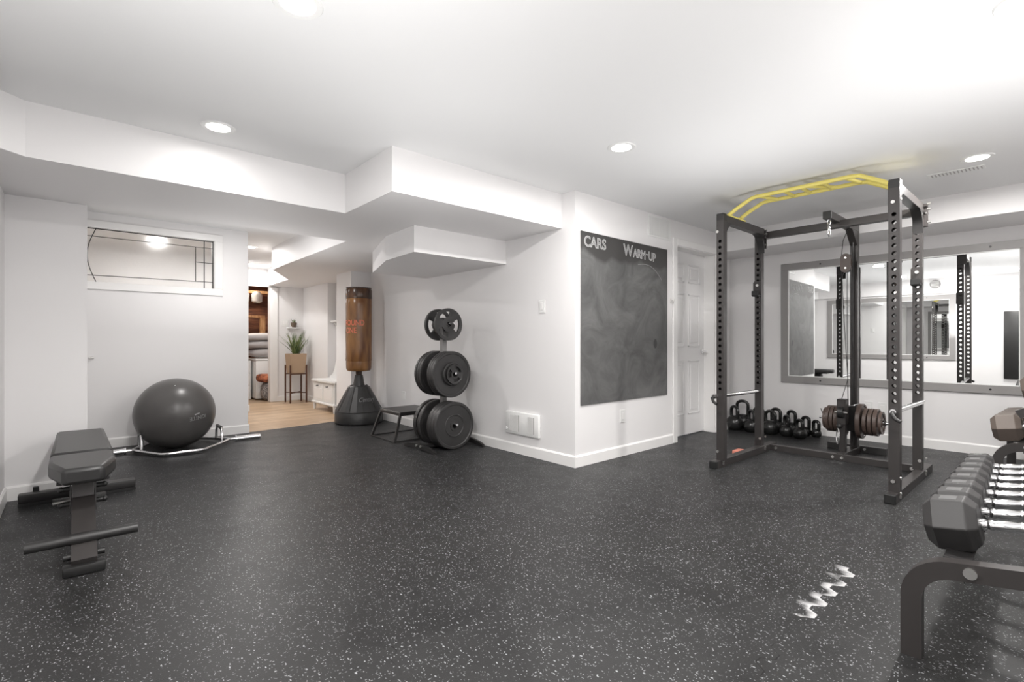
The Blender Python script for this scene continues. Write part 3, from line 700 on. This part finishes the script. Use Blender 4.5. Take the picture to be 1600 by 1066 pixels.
KBS = [(5.86, 2.665, .285, .097, 1.0, 'largest black kettlebell, leftmost in the front row beside the left rack post'),
       (6.06, 2.66, .335, .095, 1.7, 'black kettlebell with the tallest handle, behind the leftmost one'),
       (5.85, 2.465, .255, .088, .9, 'black kettlebell second from left in the front row'),
       (6.06, 2.47, .27, .085, 1.4, 'black kettlebell behind the rear left rack post'),
       (5.88, 2.27, .27, .090, 1.3, 'black kettlebell just right of the rear left rack post'),
       (6.08, 2.285, .275, .083, 1.3, 'black kettlebell in the back row, behind the one right of the rack post'),
       (5.88, 2.10, .232, .075, .75, 'black kettlebell with a wide open handle, turned towards the room'),
       (6.10, 2.125, .262, .072, 1.2, 'black kettlebell in the back row, right of centre'),
       (5.84, 1.955, .208, .072, .95, 'small black kettlebell at the right end of the front row'),
       (6.07, 1.97, .215, .056, 1.3, 'narrow small black kettlebell, second from the right end'),
       (6.06, 1.865, .185, .052, 1.1, 'smallest black kettlebell, apart at the right end')]
for k in KBS: kettlebell(*k)

# ------------------------------------------------------------------ dumbbell racks
def db_rack(x0, x1, yaw, label, tiers):
    e = thing('dumbbell_rack', (x0, .36, 0), label, 'dumbbell rack', yaw)
    Ln = x1-x0
    def frame(x):
        b = MB()
        pts = [(x, 0, 0), (x, 0, .20)]
        r = .115
        pts += [(x, -r+r*math.cos(math.radians(a)), .20+r*math.sin(math.radians(a))) for a in range(10, 83, 8)]
        last = pts[-1]; dy_ = -.62
        pts += [(x, last[1]+dy_*t, last[2]-dy_*t*.155) for t in (.3, 1)]
        b.tube(pts, 0, rect=(.055, .05), up=(0, 1, 0)); b.build('side_frame', RACKM, e, smooth=30)
        MB().cyl((x-.025, -.145, .322), (x-.033, -.145, .322), .017, n=20).build('frame_bolt', STEEL, e)
        b = MB(); b.box(x-.025, x+.025, -.66, -.61, 0, .9 if tiers > 1 else .42, .002)
        b.build('rear_leg', RACKM, e, smooth=0)
        if tiers > 1:
            b = MB(); b.tube([(x, -.10, .54), (x, -.16, .575), (x, -.62, .66)], 0, rect=(.055, .05), up=(0, 0, 1)); b.tube([(x, -.30, .36), (x, -.30, .60)], 0, rect=(.05, .05)); b.build('upper_frame', RACKM, e, smooth=30)
    frame(0); frame(Ln)
    for (yy, zz) in ((-.11, .342), (-.40, .387)):
        b = MB(); b.box(.025, Ln-.025, yy-.035, yy+.035, zz-.006, zz, .001)
        M = Matrix(((0, 0, 1, 0), (1, 0, 0, 0), (0, 1, 0, 0), (0, 0, 0, 1)))
        b.prism([(yy+.0, zz-.004), (yy-.028, zz-.004), (yy-.018, zz-.075)], .02, Ln-.02, M)
        b.build('shelf_rail', BLKMET, e, smooth=0)
    if tiers > 1:
        for (yy, zz) in ((-.17, .612), (-.46, .665)):
            MB().box(.0, Ln, yy-.035, yy+.035, zz-.006, zz, .001).build('shelf_rail', BLKMET, e, smooth=0)
    return e
def dumbbell(src, loc, yaw, pitch, s, hl, label, m, group):
    """hex dumbbell lying along -y from its front head"""
    e = thing('dumbbell', loc, label, 'dumbbell', yaw, group); e.rotation_euler = (pitch, 0, yaw)
    R = s/2/math.cos(math.pi/6); ln = s*.86
    for k, y0 in ((0, 0), (1, -(ln+hl))):
        b = MB(); bm = b.bm
        # hexagon with flat bottom, chamfered towards both faces
        def ring(y, r): return [bm.verts.new((r*math.cos(math.radians(60*i)), y, s/2+r*math.sin(math.radians(60*i)))) for i in range(6)]
        # circumscribed hexagon radius R, flats at top and bottom
        rs = [ring(y0+ln/2, R*.72), ring(y0+ln*.30, R), ring(y0-ln*.30, R), ring(y0-ln/2, R*.70)]
        for A, B in zip(rs, rs[1:]):
            for i in range(6): bm.faces.new((A[i], A[(i+1) % 6], B[(i+1) % 6], B[i]))
        bm.faces.new(rs[0]); bm.faces.new(rs[-1][::-1])
        b.build('dumbbell_head', m, e, smooth=0, bev=.004)
        b = MB(); b.box(-R*.30, R*.30, y0-ln*.16, y0+ln*.16, s-.0005, s+.0012, .0005); b.build('weight_mark', MARK if m == HEX else HEXB, e, smooth=0)
    b = MB(); r0 = .0135; y1 = -ln/2; M = Matrix.Translation((0, 0, s/2)) @ Matrix.Rotation(math.pi/2, 4, 'X')
    p = [(0, -y1-.012), (.019, -y1-.012), (.019, -y1+.012), (r0, -y1+.016)]
    q = -y1
    p += [(r0, q+hl*.14), (.0165, q+hl*.17), (.0165, q+hl*.24), (r0+.001, q+hl*.27), (.0175, q+hl*.5), (r0+.001, q+hl*.73), (.0165, q+hl*.76), (.0165, q+hl*.83), (r0, q+hl*.86), (r0, q+hl-.016), (.019, q+hl-.012), (.019, q+hl+.012), (0, q+hl+.012)]
    b.lathe(p, 20, M).build('dumbbell_handle', CHROME, e, smooth=40)
    return e
db_rack(2.10, 3.62, .02, 'black dumbbell rack in the right foreground with curved tube legs', 1)
ords = ['nearest', 'second nearest', 'third nearest', 'fourth nearest', 'fifth nearest', 'sixth nearest', 'seventh nearest', 'farthest']
for i in range(8):
    s_ = .165-.0055*i; x = 2.265+.172*i
    dumbbell(None, (x, .262+.02*(x-2.1)+.003*i, .3385), .02, -.153, s_, .125, f'black hexagonal dumbbell with chrome grip on the front rack, {ords[i]} of eight', HEX, 'hex dumbbells on the near rack')
db_rack(4.86, 6.0, .0, 'black dumbbell rack standing in the far right corner', 2)
for i in range(5):
    x = 5.03+.2*i
    dumbbell(None, (x, .308, .3330), 0, -.153, .185-.006*i, .13, f'brown hexagonal dumbbell low on the far rack, {ords[i]} of five', HEXB, 'brown dumbbells on the far rack')
for i in range(4):
    x = 5.03+.22*i
    dumbbell(None, (x, .15, .619), 0, -.18, .19-.006*i, .13, f'brown hexagonal dumbbell on the upper tier of the far rack, {ords[i]} of four', HEXB, 'brown dumbbells on the far rack upper tier')

# ------------------------------------------------------------------ plate tree
pt = thing('plate_tree', (2.75, 4.15, 0), 'grey steel weight plate tree standing by the white wall', 'plate tree')
MB().box(-.025, .025, -.025, .025, .04, 1.27, .002).build('tree_post', SILVER, pt, smooth=0)
MB().box(-.027, .027, -.027, .027, 1.262, 1.275, .003).build('post_cap', BLACK, pt)
for z, l1 in ((1.215, .20), (.735, .22), (.243, .24)):
    for sg in (-1, 1):
        g = MB(); g.cyl((0, sg*.02, z), (0, sg*l1, z), .0125, n=16); g.cyl((0, sg*.025, z), (0, sg*.035, z), .03, n=20); g.build('plate_peg', CHROME, pt)
for x in (-.27, .29):
    pts = [(-.275, .0), (-.275, .022), (-.20, .045), (-.08, .062), (.08, .062), (.20, .045), (.275, .022), (.275, .0), (.2, .006), (0, .02), (-.2, .006)]
    M = Matrix.Translation((x, -.0, 0)) @ Matrix(((0, 0, 1, 0), (1, 0, 0, 0), (0, 1, 0, 0), (0, 0, 0, 1)))
    MB().prism(pts, -.012, .012, M).build('tree_foot', BLKMET, pt, smooth=0)
    for yy in (-.04, .04): MB().cyl((x-.012, yy, .042), (x-.02, yy, .042), .012, n=16).build('foot_bolt', STEEL, pt)
MB().box(-.26, .28, -.03, .03, .022, .045, .002).build('tree_crossbar', BLKMET, pt, smooth=0)
def bumper(R, t):
    h = t/2
    return [(.026, -h), (.05, -h), (.052, -h+.004), (R*.42, -h+.004), (R*.44, -h), (R*.47, -h), (R*.49, -h+.005), (R*.86, -h+.005), (R*.885, -h), (R-.006, -h), (R, -h+.006), (R, h-.006), (R-.006, h), (R*.885, h), (R*.86, h-.005), (R*.49, h-.005), (R*.47, h), (R*.44, h), (R*.42, h-.004), (.052, h-.004), (.05, h), (.026, h), (.026, -h)]
B1 = MB().lathe(bumper(.228, .048), 64).build('bumper_plate', PLATE)
B2 = MB().lathe(bumper(.225, .034), 64).build('bumper_plate', PLATE)
G1 = spoke_plate(.158, .030, PLATE, 'grip_plate'); G2 = spoke_plate(.095, .024, PLATE, 'grip_plate')
S1 = MB().lathe(bumper(.115, .022), 40).build('grip_plate', PLATE)
TX, TY = 2.75, 4.15
used2 = set()
def tp(src, dy_, z, label, group, roll=0):
    if src.name in used2: o = src.copy(); COL.objects.link(o)
    else: o = src; used2.add(src.name)
    place(o, TX, TY+dy_, z, 0, roll); return tag(o, label, 'weight plate', group)
g = 'bumper plates on the bottom pegs'; zb = .230
for dy_, lb in ((-.075, 'third from the front'), (-.126, 'second from the front'), (-.177, 'front one with a plain face')): tp(B1, dy_, zb, 'bumper plate on the bottom front peg of the tree, '+lb, g)
for dy_, lb in ((.10, 'nearer the post'), (.175, 'at the back end')): tp(B1, dy_, zb, 'thick black bumper plate on the bottom rear peg of the tree, '+lb, g)
g = 'bumper plates on the middle pegs'; zb = .722
for dy_, lb in ((-.065, 'nearest the post'), (-.102, 'second from the post'), (-.139, 'front one behind a small plate')): tp(B2, dy_, zb, 'bumper plate on the middle front peg of the tree, '+lb, g)
for dy_, lb in ((.085, 'nearest the post'), (.122, 'middle of three'), (.165, 'at the back end')): tp(B2, dy_, zb, 'black bumper plate on the rear middle peg of the tree, '+lb, g)
tp(S1, -.170, .727, 'small round black plate pressed against the middle front bumper plate', None)
tp(G2, -.194, .725, 'smallest black slotted grip plate on the front of the middle peg', None, .3)
tp(G1, -.085, 1.208, 'black three slot grip plate on the top front peg of the tree', None, 1.4)
tp(G1, .085, 1.208, 'black three slot grip plate on the top rear peg of the tree', None, .6)

# ------------------------------------------------------------------ step stool
st = thing('step_stool', (2.75, 4.88, 0), 'low black steel plyo step with splayed legs beside the plate tree', 'step stool')
MB().box(-.20, .24, -.23, .23, .290, .302, .003).build('step_top', BLKMET, st, smooth=0)
g = MB()
for sy in (-.225, .225): g.box(-.20, .24, sy-.006, sy+.006, .262, .292, .002)
for sx in (-.196, .236): g.box(sx-.006, sx+.006, -.23, .23, .262, .292, .002)
g.build('top_rim', BLKMET, st, smooth=0)
for sx, fx in ((-.19, -.285), (.23, .27)):
    for sy, fy in ((-.215, -.26), (.215, .26)):
        MB().tube([(sx, sy, .285), (fx, fy, .0)], 0, rect=(.024, .024), up=(1, 0, 0)).build('leg', BLKMET, st, smooth=0)
g = MB()
for a, b_ in (((-.285, -.26, .008), (-.285, .26, .008)), ((-.285, .26, .008), (.27, .26, .008)), ((.27, .26, .008), (.27, -.26, .008)), ((.27, -.26, .008), (-.285, -.26, .008))): g.cyl(a, b_, .006, n=10)
g.build('floor_frame', BLKMET, st)

# ------------------------------------------------------------------ punching bag
pbg = thing('punching_bag', (2.76, 6.12, 0), 'brown freestanding punching bag on a black plastic cone base', 'punching bag')
MB().lathe([(0, .0), (.285, 0), (.298, .012), (.300, .03), (.296, .135), (.286, .152), (.294, .157)]+[(0, .158)], 48).build('base_drum', BASEM, pbg, smooth=30)
b = MB(); b.lathe([(.294, .157), (.288, .170), (.127, .462), (.118, .470), (.09, .474), (.075, .474), (.070, .49), (.052, .60), (.048, .612), (0, .612)], 24); b.build('base_cone', BASEM, pbg, smooth=12)
for i in range(10):
    a = 2*math.pi*i/10+.1; M = Z(a, 4, 'Z')
    b = MB(); b.tube([M @ Vector((.290, 0, .168)), M @ Vector((.130, 0, .465))], .0022, 6); b.build('cone_seam', BLACK, pbg)
for i in range(12):
    a = 2*math.pi*i/12; MB().cyl((.103*math.cos(a), .103*math.sin(a), .472), (.103*math.cos(a), .103*math.sin(a), .480), .009, n=10).build('collar_bolt', BLKMET, pbg)
MB().lathe([(.040, .60), (.042, .70)], 24).build('bag_neck', LEATHD, pbg)
prof = [(0, .662), (.10, .660), (.135, .664), (.150, .676), (.1575, .70), (.160, .78), (.159, .79)]
MB().lathe(prof, 48).build('bottom_cuff', LEATH, pbg)
prof = [(.159, .79), (.163, .80), (.161, .95), (.164, 1.15), (.161, 1.35), (.163, 1.5), (.162, 1.585), (.158, 1.592)]
MB().lathe(prof, 48).build('bag_body', LEATH, pbg)
MB().lathe([(.160, 1.59), (.164, 1.60), (.163, 1.70), (.155, 1.722), (.13, 1.735), (0, 1.738)], 48).build('bag_top', LEATHD, pbg)
b = MB()
for i in range(40):
    a = 2*math.pi*i/40; b.box(-.004, .004, -.010, .010, -.002, .002, M=Matrix.Translation((.150*math.cos(a), .150*math.sin(a), 1.729)) @ Z(a+math.pi/2, 4, 'Z') @ Z(-.5, 4, 'X'))
b.build('lacing', BLACK, pbg, smooth=0)
aim = math.atan2(-6.12, -2.76)      # towards the camera
def wrap(R, a0, z0): return lambda c: Vector((R*math.cos(a0+c.x/R), R*math.sin(a0+c.x/R), z0+c.y))
for body, z0, off in (('ROUND', 1.245, -.185), ('ONE', 1.150, -.165)):
    t_ = text('bag_lettering', body, .098, ORANGE, pbg, wrap(.1655, aim+off/.165-.15, z0), bold=.003, sx=.78); t_['label'] = 'orange lettering'
# script logo on the cone
def coneproj(a0, z0):
    def f(c):
        z = z0+c.y*.88; r = .288-(z-.170)*(.161/.292)+.003; a = a0+c.x/r; return Vector((r*math.cos(a), r*math.sin(a), z))
    return f
text('base_lettering', 'Century', .085, LOGO, pbg, coneproj(aim-.05, .285), shear=.45, sx=.8)['label'] = 'pale script lettering'

# ------------------------------------------------------------------ exercise ball and hex bar
bl = thing('exercise_ball', (.748, 5.845, 0), 'large grey exercise ball resting inside the hex bar', 'exercise ball')
b = MB(); b.sph((0, 0, .338), .340, u=64, v=48); b.build('ball_body', BALLM, bl, smooth=180)
ca = math.atan2(-5.845, -.748)
def onball(az, el, rot):
    d = Vector((math.cos(az)*math.cos(el), math.sin(az)*math.cos(el), math.sin(el)))
    r_ = Vector((-math.sin(az), math.cos(az), 0)); u_ = d.cross(r_)
    u_ = -u_ if u_.z < 0 else u_
    def f(c):
        x, y = c.x*math.cos(rot)-c.y*math.sin(rot), c.x*math.sin(rot)+c.y*math.cos(rot)
        p = d*.34+r_*x+u_*y; p = p.normalized()*.3412
        return p+Vector((0, 0, .338))
    return f
o = text('ball_lettering', 'IGNITE', .05, LOGO, bl, onball(ca+.56, -.02, math.pi+.12), align='CENTER', bold=.0008, sx=1.05); o['label'] = 'upside down pale lettering'
b = MB(); f_ = onball(ca+.56, -.02, math.pi+.12); vs = [b.bm.verts.new(f_(Vector(p))) for p in ((-.02, -.022, 0), (.03, -.012, 0), (.035, -.024, 0), (-.01, -.030, 0))]; b.bm.faces.new(vs); b.build('ball_logo', LOGO, bl, smooth=0)
MB().cyl(onball(ca-.02, .98, 0)(Vector((0, 0, 0))), onball(ca-.02, .98, 0)(Vector((0, 0, 0)))*1.004, .006, n=16).build('valve_plug', WHITEP, bl)
hb = thing('hex_bar', (.80, 5.80, 0), 'chrome hexagonal trap bar lying on the floor around the exercise ball', 'hex bar')
hz = .028
hexp = [(-.40, 0, hz), (-.20, -.40, hz), (.12, -.40, hz), (.42, 0, hz), (.12, .38, hz), (-.20, .38, hz)]
def rnd(P, r=.05, n=4):
    out = []; k = len(P)
    for i in range(k):
        a, p, c = Vector(P[i-1]), Vector(P[i]), Vector(P[(i+1) % k]); d0 = (a-p).normalized()*r; d1 = (c-p).normalized()*r
        for q in range(n+1):
            t_ = q/n; out.append((p+d0)*(1-t_)**2+p*2*t_*(1-t_)+(p+d1)*t_**2)
    return out
MB().tube(rnd(hexp), .0145, 14, closed=True).build('hex_frame', CHROME, hb, smooth=60)
for x0, x1, nm in ((-.40, -.66, 0), (.42, .70, 0)):
    sg = 1 if x1 > x0 else -1
    g = MB(); g.cyl((x0-sg*.02, 0, hz+.0), (x0+sg*.06, 0, hz), .0145); g.cyl((x0+sg*.05, 0, hz), (x1, 0, hz), .025, n=24); g.cyl((x0+sg*.04, 0, hz), (x0+sg*.055, 0, hz), .032, n=24); g.build('bar_sleeve', CHROME, hb, smooth=40)
for x in (-.335, .315):
    yb_ = .13 if x < 0 else .13
    g = MB(); g.tube([(x, -yb_, hz), (x, -yb_, .12), (x, -yb_+.03, .165), (x, 0, .175), (x, yb_-.03, .165), (x, yb_, .12), (x, yb_, hz)], .0125, 12, up=(1, 0, 0)); g.build('raised_handle', CHROME, hb, smooth=60)
    MB().cyl((x, -.085, .1705), (x, .085, .1705), .0165, n=16).build('grip', BLKMET, hb)

# ------------------------------------------------------------------ weight bench
wb = thing('weight_bench', (.035, 3.75, 0), 'black adjustable flat bench in the left foreground by the left wall', 'weight bench', .0)
def pad(name, pts, z0, z1, r=.018):
    b = MB(); b.prism(pts, z0, z1)
    return b.build(name, VINYL, wb, smooth=50, bev=r)
def prism_in(pts, k):
    cx0 = sum(p[0] for p in pts)/len(pts); cy0 = sum(p[1] for p in pts)/len(pts); return [(cx0+(x-cx0)*k, cy0+(y-cy0)*k) for x, y in pts]
seat = [(-.072, -.56), (.072, -.56), (.132, -.36), (.132, -.16), (-.132, -.16), (-.132, -.36)]
seat = [(-.078, -.60), (.078, -.60), (.132, -.38), (.132, -.155), (-.132, -.155), (-.132, -.38)]
pad('seat_pad', seat, .355, .435)
backp = [(-.132, -.145), (.132, -.145), (.122, .74), (-.122, .74)]
pad('back_pad', backp, .36, .44)
MB().box(-.10, .10, -.50, -.18, .342, .356, .002).build('seat_plate', BLKMET, wb, smooth=0)
MB().box(-.03, .03, -.12, .68, .315, .36, .002).build('back_support', BLKMET, wb, smooth=0)
# main beam with a bright top
b = MB(); b.tube([(0, -.80, .035), (0, -.40, .215), (0, .0, .17), (0, .62, .05)], 0, rect=(.07, .09), up=(0, 0, 1)); b.build('main_beam', RACKM, wb, smooth=0)
b = MB(); b.tube([(0, -.37, .22), (0, -.34, .345)], 0, rect=(.05, .085), up=(0, 1, 0)); b.build('seat_post', RACKM, wb, smooth=0)
for sx in (-.049, .049):
    M = Matrix.Translation((sx, 0, 0)) @ Matrix(((0, 0, 1, 0), (1, 0, 0, 0), (0, 1, 0, 0), (0, 0, 0, 1)))
    MB().prism([(-.40, .17), (-.20, .15), (-.20, .345), (-.37, .345)], -.003, .003, M).build('pivot_plate', BLKMET, wb, smooth=0)
b = MB(); b.tube([(0, .55, .06), (0, .2, .33)], 0, rect=(.045, .05), up=(1, 0, 0)); b.build('back_strut', RACKM, wb, smooth=0)
for z, y in ((.215, -.37), (.29, -.36), (.32, -.33)):
    for sx in (-1, 1): b = MB(); b.cyl((sx*.05, y, z), (sx*.082, y, z), .013, n=12); b.sph((sx*.085, y, z), .015, u=12, v=8); b.build('adjust_knob', BLACK, wb)
MB().cyl((-.05, -.385, .24), (-.115, -.40, .235), .007, n=10).build('pop_pin', STEEL, wb)
# rear foot beam
MB().box(-.30, .29, .62, .69, .02, .075, .006, seg=2).build('rear_foot', BLKMET, wb, smooth=40)
MB().box(-.30, -.14, .62, .69, 0, .02).build('rubber_foot', BLACK, wb, smooth=0); MB().box(.13, .29, .62, .69, 0, .02).build('rubber_foot', BLACK, wb, smooth=0)
MB().box(-.235, -.205, .69, .72, .04, .10, .003).build('transport_wheel', BLACK, wb, smooth=0)
# front foot and roller
MB().box(-.075, .075, -.83, -.77, 0, .045, .008, seg=2).build('front_foot', BLACK, wb, smooth=40)
for sx in (-.058, .058): MB().cyl((sx*.8, -.76, .07), (sx*1.25, -.76, .07), .014, n=12).build('foot_bolt', BLACK, wb)
for sx in (-1, 1): MB().cyl((sx*.20, -.70, .128), (sx*.05, -.70, .128), .023, n=24).build('foot_roller', VINYL, wb, smooth=40)
MB().cyl((-.052, -.70, .128), (.052, -.70, .128), .026, n=24).build('roller_sleeve', BLKMET, wb, smooth=40)

# ------------------------------------------------------------------ hall furniture
hbn = thing('hall_bench', (3.0, 7.43, 0), 'white wooden entry bench with two small drawers and a curved back', 'storage bench')
MB().box(-.20, .06, -.40, .42, .12, .44, .003).build('bench_body', WHITEM, hbn, smooth=0)
b = MB(); b.prism([(-.24, -.38), (-.20, -.43), (.08, -.43), (.08, .45), (-.20, .45), (-.24, .40)], .44, .465); b.build('seat_board', WHITEM, hbn, smooth=0)
b = MB(); b.box(-.225, .06, -.42, .44, .105, .13, .004); b.build('plinth', WHITEM, hbn, smooth=0)
for y0 in (.02, -.36):
    d = MB().box(-.208, -.20, y0, y0+.36, .15, .41, .003).build('drawer', WHITEM, hbn, smooth=0)
    MB().box(-.212, -.207, y0+.03, y0+.33, .18, .335, .002).build('drawer_panel', TRIM, d, smooth=0)
    g = MB(); g.cyl((-.208, y0+.18, .375), (-.228, y0+.18, .375), .006, n=10); g.box(-.236, -.228, y0+.155, y0+.205, .368, .382, .002); g.build('drawer_knob', BLKMET, d)
for x, y in ((-.19, .40), (-.19, -.38), (.03, .40), (.03, -.38)): MB().cyl((x, y, 0), (x, y, .11), .014, .024, n=12).build('leg', WHITEM, hbn)
pts = [(.45, .465), (-.43, .465), (-.43, .80), (-.30, .82), (.10, .80), (.2, .72), (.26, .60), (.33, .53), (.42, .50), (.45, .49)]
M = Matrix.Translation((.06, 0, 0)) @ Matrix(((0, 0, 1, 0), (1, 0, 0, 0), (0, 1, 0, 0), (0, 0, 0, 1)))
MB().prism(pts, -.0, .02, M).build('back_board', WHITEM, hbn, smooth=0)
cr = thing('coat_rack', (3.235, 7.75, 1.36), 'white wall shelf with coat rack in the alcove above the entry bench', 'coat rack')
b = MB(); b.box(-.10, 0, -.5, .28, 0, .018, .002); b.box(-.018, 0, -.5, .27, -.10, 0, .002); b.build('rack_shelf', WHITEM, cr, smooth=0)
b = MB(); b.prism([(0, 0), (-.08, 0), (-.02, -.07), (0, -.08)], -.02, .0, Matrix.Translation((0, .24, 0)) @ Matrix(((1, 0, 0, 0), (0, 0, 1, 0), (0, 1, 0, 0), (0, 0, 0, 1)))); b.build('shelf_bracket', WHITEM, cr, smooth=0)
MB().box(-.02, 0, .2, .24, .02, .47, .003).build('rack_upright', WHITEM, cr, smooth=0)
sf = MB(); sf.box(2.81, 3.01, 9.08, 9.2, 1.27, 1.29, .002)
tag(sf.build('wall_shelf', WHITEM, smooth=0), 'tiny white wall shelf in the hall corner holding a succulent', 'shelf')
sp = thing('potted_succulent', (2.915, 9.14, 1.291), 'small succulent in a brown bowl pot on the tiny wall shelf', 'plant')
MB().lathe([(0, 0), (.030, 0), (.045, .035), (.052, .085), (.046, .085), (.042, .075), (0, .075)], 20).build('pot', mat('brown_bowl', (.12, .085, .06), .6), sp)
b = MB()
def blade(b, base, a, lean, ln, wd, droop=.4, n=7, lim=None):
    d = Vector((math.cos(a), math.sin(a), 0)); s_ = Vector((-math.sin(a), math.cos(a), 0)); prev = None
    for i in range(n+1):
        t_ = i/n; out = ln*lean*(t_+droop*t_*t_); up = ln*(t_*math.sqrt(max(.05, 1-lean*lean))-droop*lean*.5*t_**3)
        c = Vector(base)+d*out+Vector((0, 0, up)); w_ = wd*(1-t_)**.6*(.6+.4*min(1, t_*4))+.0006
        nrm = Vector((0, 0, 1))*.25*w_
        if lim: c.x = min(c.x, lim[0]); c.y = min(c.y, lim[1])
        row = [b.bm.verts.new(c-s_*w_), b.bm.verts.new(c-nrm), b.bm.verts.new(c+s_*w_)]
        if prev:
            b.bm.faces.new((prev[0], prev[1], row[1], row[0])); b.bm.faces.new((prev[1], prev[2], row[2], row[1]))
        prev = row
for i in range(16): blade(b, (random.uniform(-.015, .015), random.uniform(-.015, .015), .07), i*.9, random.uniform(.15, .6), random.uniform(.06, .10), .007)
b.build('succulent_leaves', LEAF, sp)
pl = thing('potted_plant', (2.86, 8.86, 0), 'spiky green plant in a square tan planter on tall dark wooden legs', 'plant')
b = MB(); s0, s1 = .115, .138; z0, z1 = .50, .835
vs = []
for h_, z in ((s0, z0), (s1, z1), (s1-.015, z1), (s1-.02, z1-.05)): vs.append([b.bm.verts.new(p) for p in ((-h_, -h_, z), (h_, -h_, z), (h_, h_, z), (-h_, h_, z))])
for A, B in zip(vs, vs[1:]):
    for i in range(4): b.bm.faces.new((A[i], A[(i+1) % 4], B[(i+1) % 4], B[i]))
b.bm.faces.new(vs[0]); b.bm.faces.new(vs[-1]); b.build('planter_pot', TERRA, pl, smooth=0, bev=.004)
MB().box(-.11, .11, -.11, .11, .775, .795).build('soil', SOIL, pl, smooth=0)
for sx in (-1, 1):
    for sy in (-1, 1): MB().tube([(sx*.132, sy*.132, 0), (sx*.132, sy*.132, .64)], 0, rect=(.022, .022), up=(1, 0, 0)).build('leg', WALNUT, pl, smooth=0)
b = MB(); b.tube([(-.132, -.132, .17), (.132, .132, .17)], 0, rect=(.014, .014)); b.tube([(.132, -.132, .17), (-.132, .132, .17)], 0, rect=(.014, .014)); b.tube([(-.132, -.132, .49), (.132, .132, .49)], 0, rect=(.018, .018)); b.tube([(.132, -.132, .49), (-.132, .132, .49)], 0, rect=(.018, .018)); b.tube([(-.13, -.13, .49), (.13, -.13, .49)], 0, rect=(.018, .018)); b.build('stand_braces', WALNUT, pl, smooth=0)
b = MB()
for i in range(70):
    lean = random.uniform(.05, .62); blade(b, (random.uniform(-.04, .04), random.uniform(-.04, .04), .78), random.uniform(0, 6.28), lean, random.uniform(.34, .50), .010, droop=.35, lim=(.215, .315))
b.build('spiky_leaves', LEAF, pl)

# ------------------------------------------------------------------ storeroom contents
ap = thing('freezer_chest', (2.75, 9.95, 0), 'white appliance in the storeroom with grey bedding piled on top', 'appliance')
MB().box(-.33, .33, -.33, .33, .02, .70, .015, seg=2).build('appliance_body', WHITEM, ap)
MB().box(-.335, .335, -.335, .335, .70, .735, .01, seg=2).build('appliance_lid', WHITEM, ap)
MB().box(-.30, -.24, -.338, -.33, .10, .16, .003).build('drain_cover', TRIM, ap, smooth=0)
ap2 = thing('storage_drawers', (2.17, 10.1, 0), 'white drawer unit in the storeroom left of the appliance', 'drawers')
MB().box(-.22, .22, -.30, .30, 0, .70, .01).build('drawer_carcass', WHITEM, ap2)
for z in (.04, .26, .48): MB().box(-.20, .20, -.312, -.30, z, z+.19, .004).build('drawer', WHITEM, ap2, smooth=0)
def blob(name, c, r, s, m, label, cat, lump=.15, seed=1, sub=1):
    rr = random.Random(seed); b = MB(); b.sph((0, 0, 0), 1, u=24, v=14)
    ph = [(rr.uniform(2, 5), rr.uniform(0, 6), rr.uniform(2, 5), rr.uniform(0, 6)) for _ in range(4)]
    for v in b.bm.verts:
        x, y, z = v.co; k = 1+lump*sum(math.sin(p[0]*x+p[1])*math.cos(p[2]*y+p[3]+z) for p in ph)/3
        # square the ellipsoid a little
        q = lambda t_: math.copysign(abs(t_)**.75, t_)
        v.co = Vector((c[0]+q(x)*s[0]*k*r, c[1]+q(y)*s[1]*k*r, c[2]+q(z)*s[2]*k*r))
    return tag(b.build(name, m, smooth=180), label, cat)
blob('pillow', (2.68, 9.86, .835), 1, (.36, .24, .085), BED, 'grey pillow at the bottom of the bedding pile on the appliance', 'pillow', .12, 3)
blob('pillow', (2.60, 9.86, .985), 1, (.38, .24, .07), BED, 'flat grey blanket between the two grey pillows in the storeroom', 'blanket', .12, 5)
blob('pillow', (2.56, 9.86, 1.12), 1, (.36, .24, .075), BED, 'grey pillow on top of the bedding pile in the storeroom', 'pillow', .15, 8)
blob('laundry_bag', (2.62, 9.45, .17), 1, (.17, .13, .17), BAGF, 'speckled grey fabric bag on the storeroom floor', 'bag', .1, 11)
blob('sweater', (2.58, 9.42, .395), 1, (.19, .12, .075), RED, 'rust red bundled clothing on top of the grey bag', 'clothing', .35, 4)
blob('backpack', (2.36, 10.35, 1.33), 1, (.10, .10, .11), BLACK, 'small black bag behind the grey bedding in the storeroom', 'bag', .3, 9)
fr = thing('timber_shelf', (2.45, 10.6, 0), 'raw timber shelf frame against the brown storeroom wall', 'shelf')
b = MB(); b.box(-.3, .33, -.2, .2, 1.50, 1.545); b.box(.24, .33, -.22, -.16, 0, 1.5); b.box(-.3, -.24, -.2, -.14, 0, 1.5); b.box(-.3, .9, -.1, .2, 1.98, 2.03); b.box(-.9, 1.0, -.65, -.6, 2.12, 2.28)
b.build('shelf_timbers', PINE, fr, smooth=0)
for i, (x, z, hh) in enumerate(((2.33, 2.03, .0), (2.55, 2.03, 0))):
    b = MB(); b.lathe([(.06, 0), (.09, .02), (.095, .15), (.05, .21), (.0, .22)], 20)
    o = b.build('plastic_tub', CLEARP); o.location = (x+.05, 10.62-.35, 1.78); tag(o, ('clear plastic dome hanging under the storeroom ceiling, left one', 'clear plastic dome hanging under the storeroom ceiling, right one')[i], 'tub')
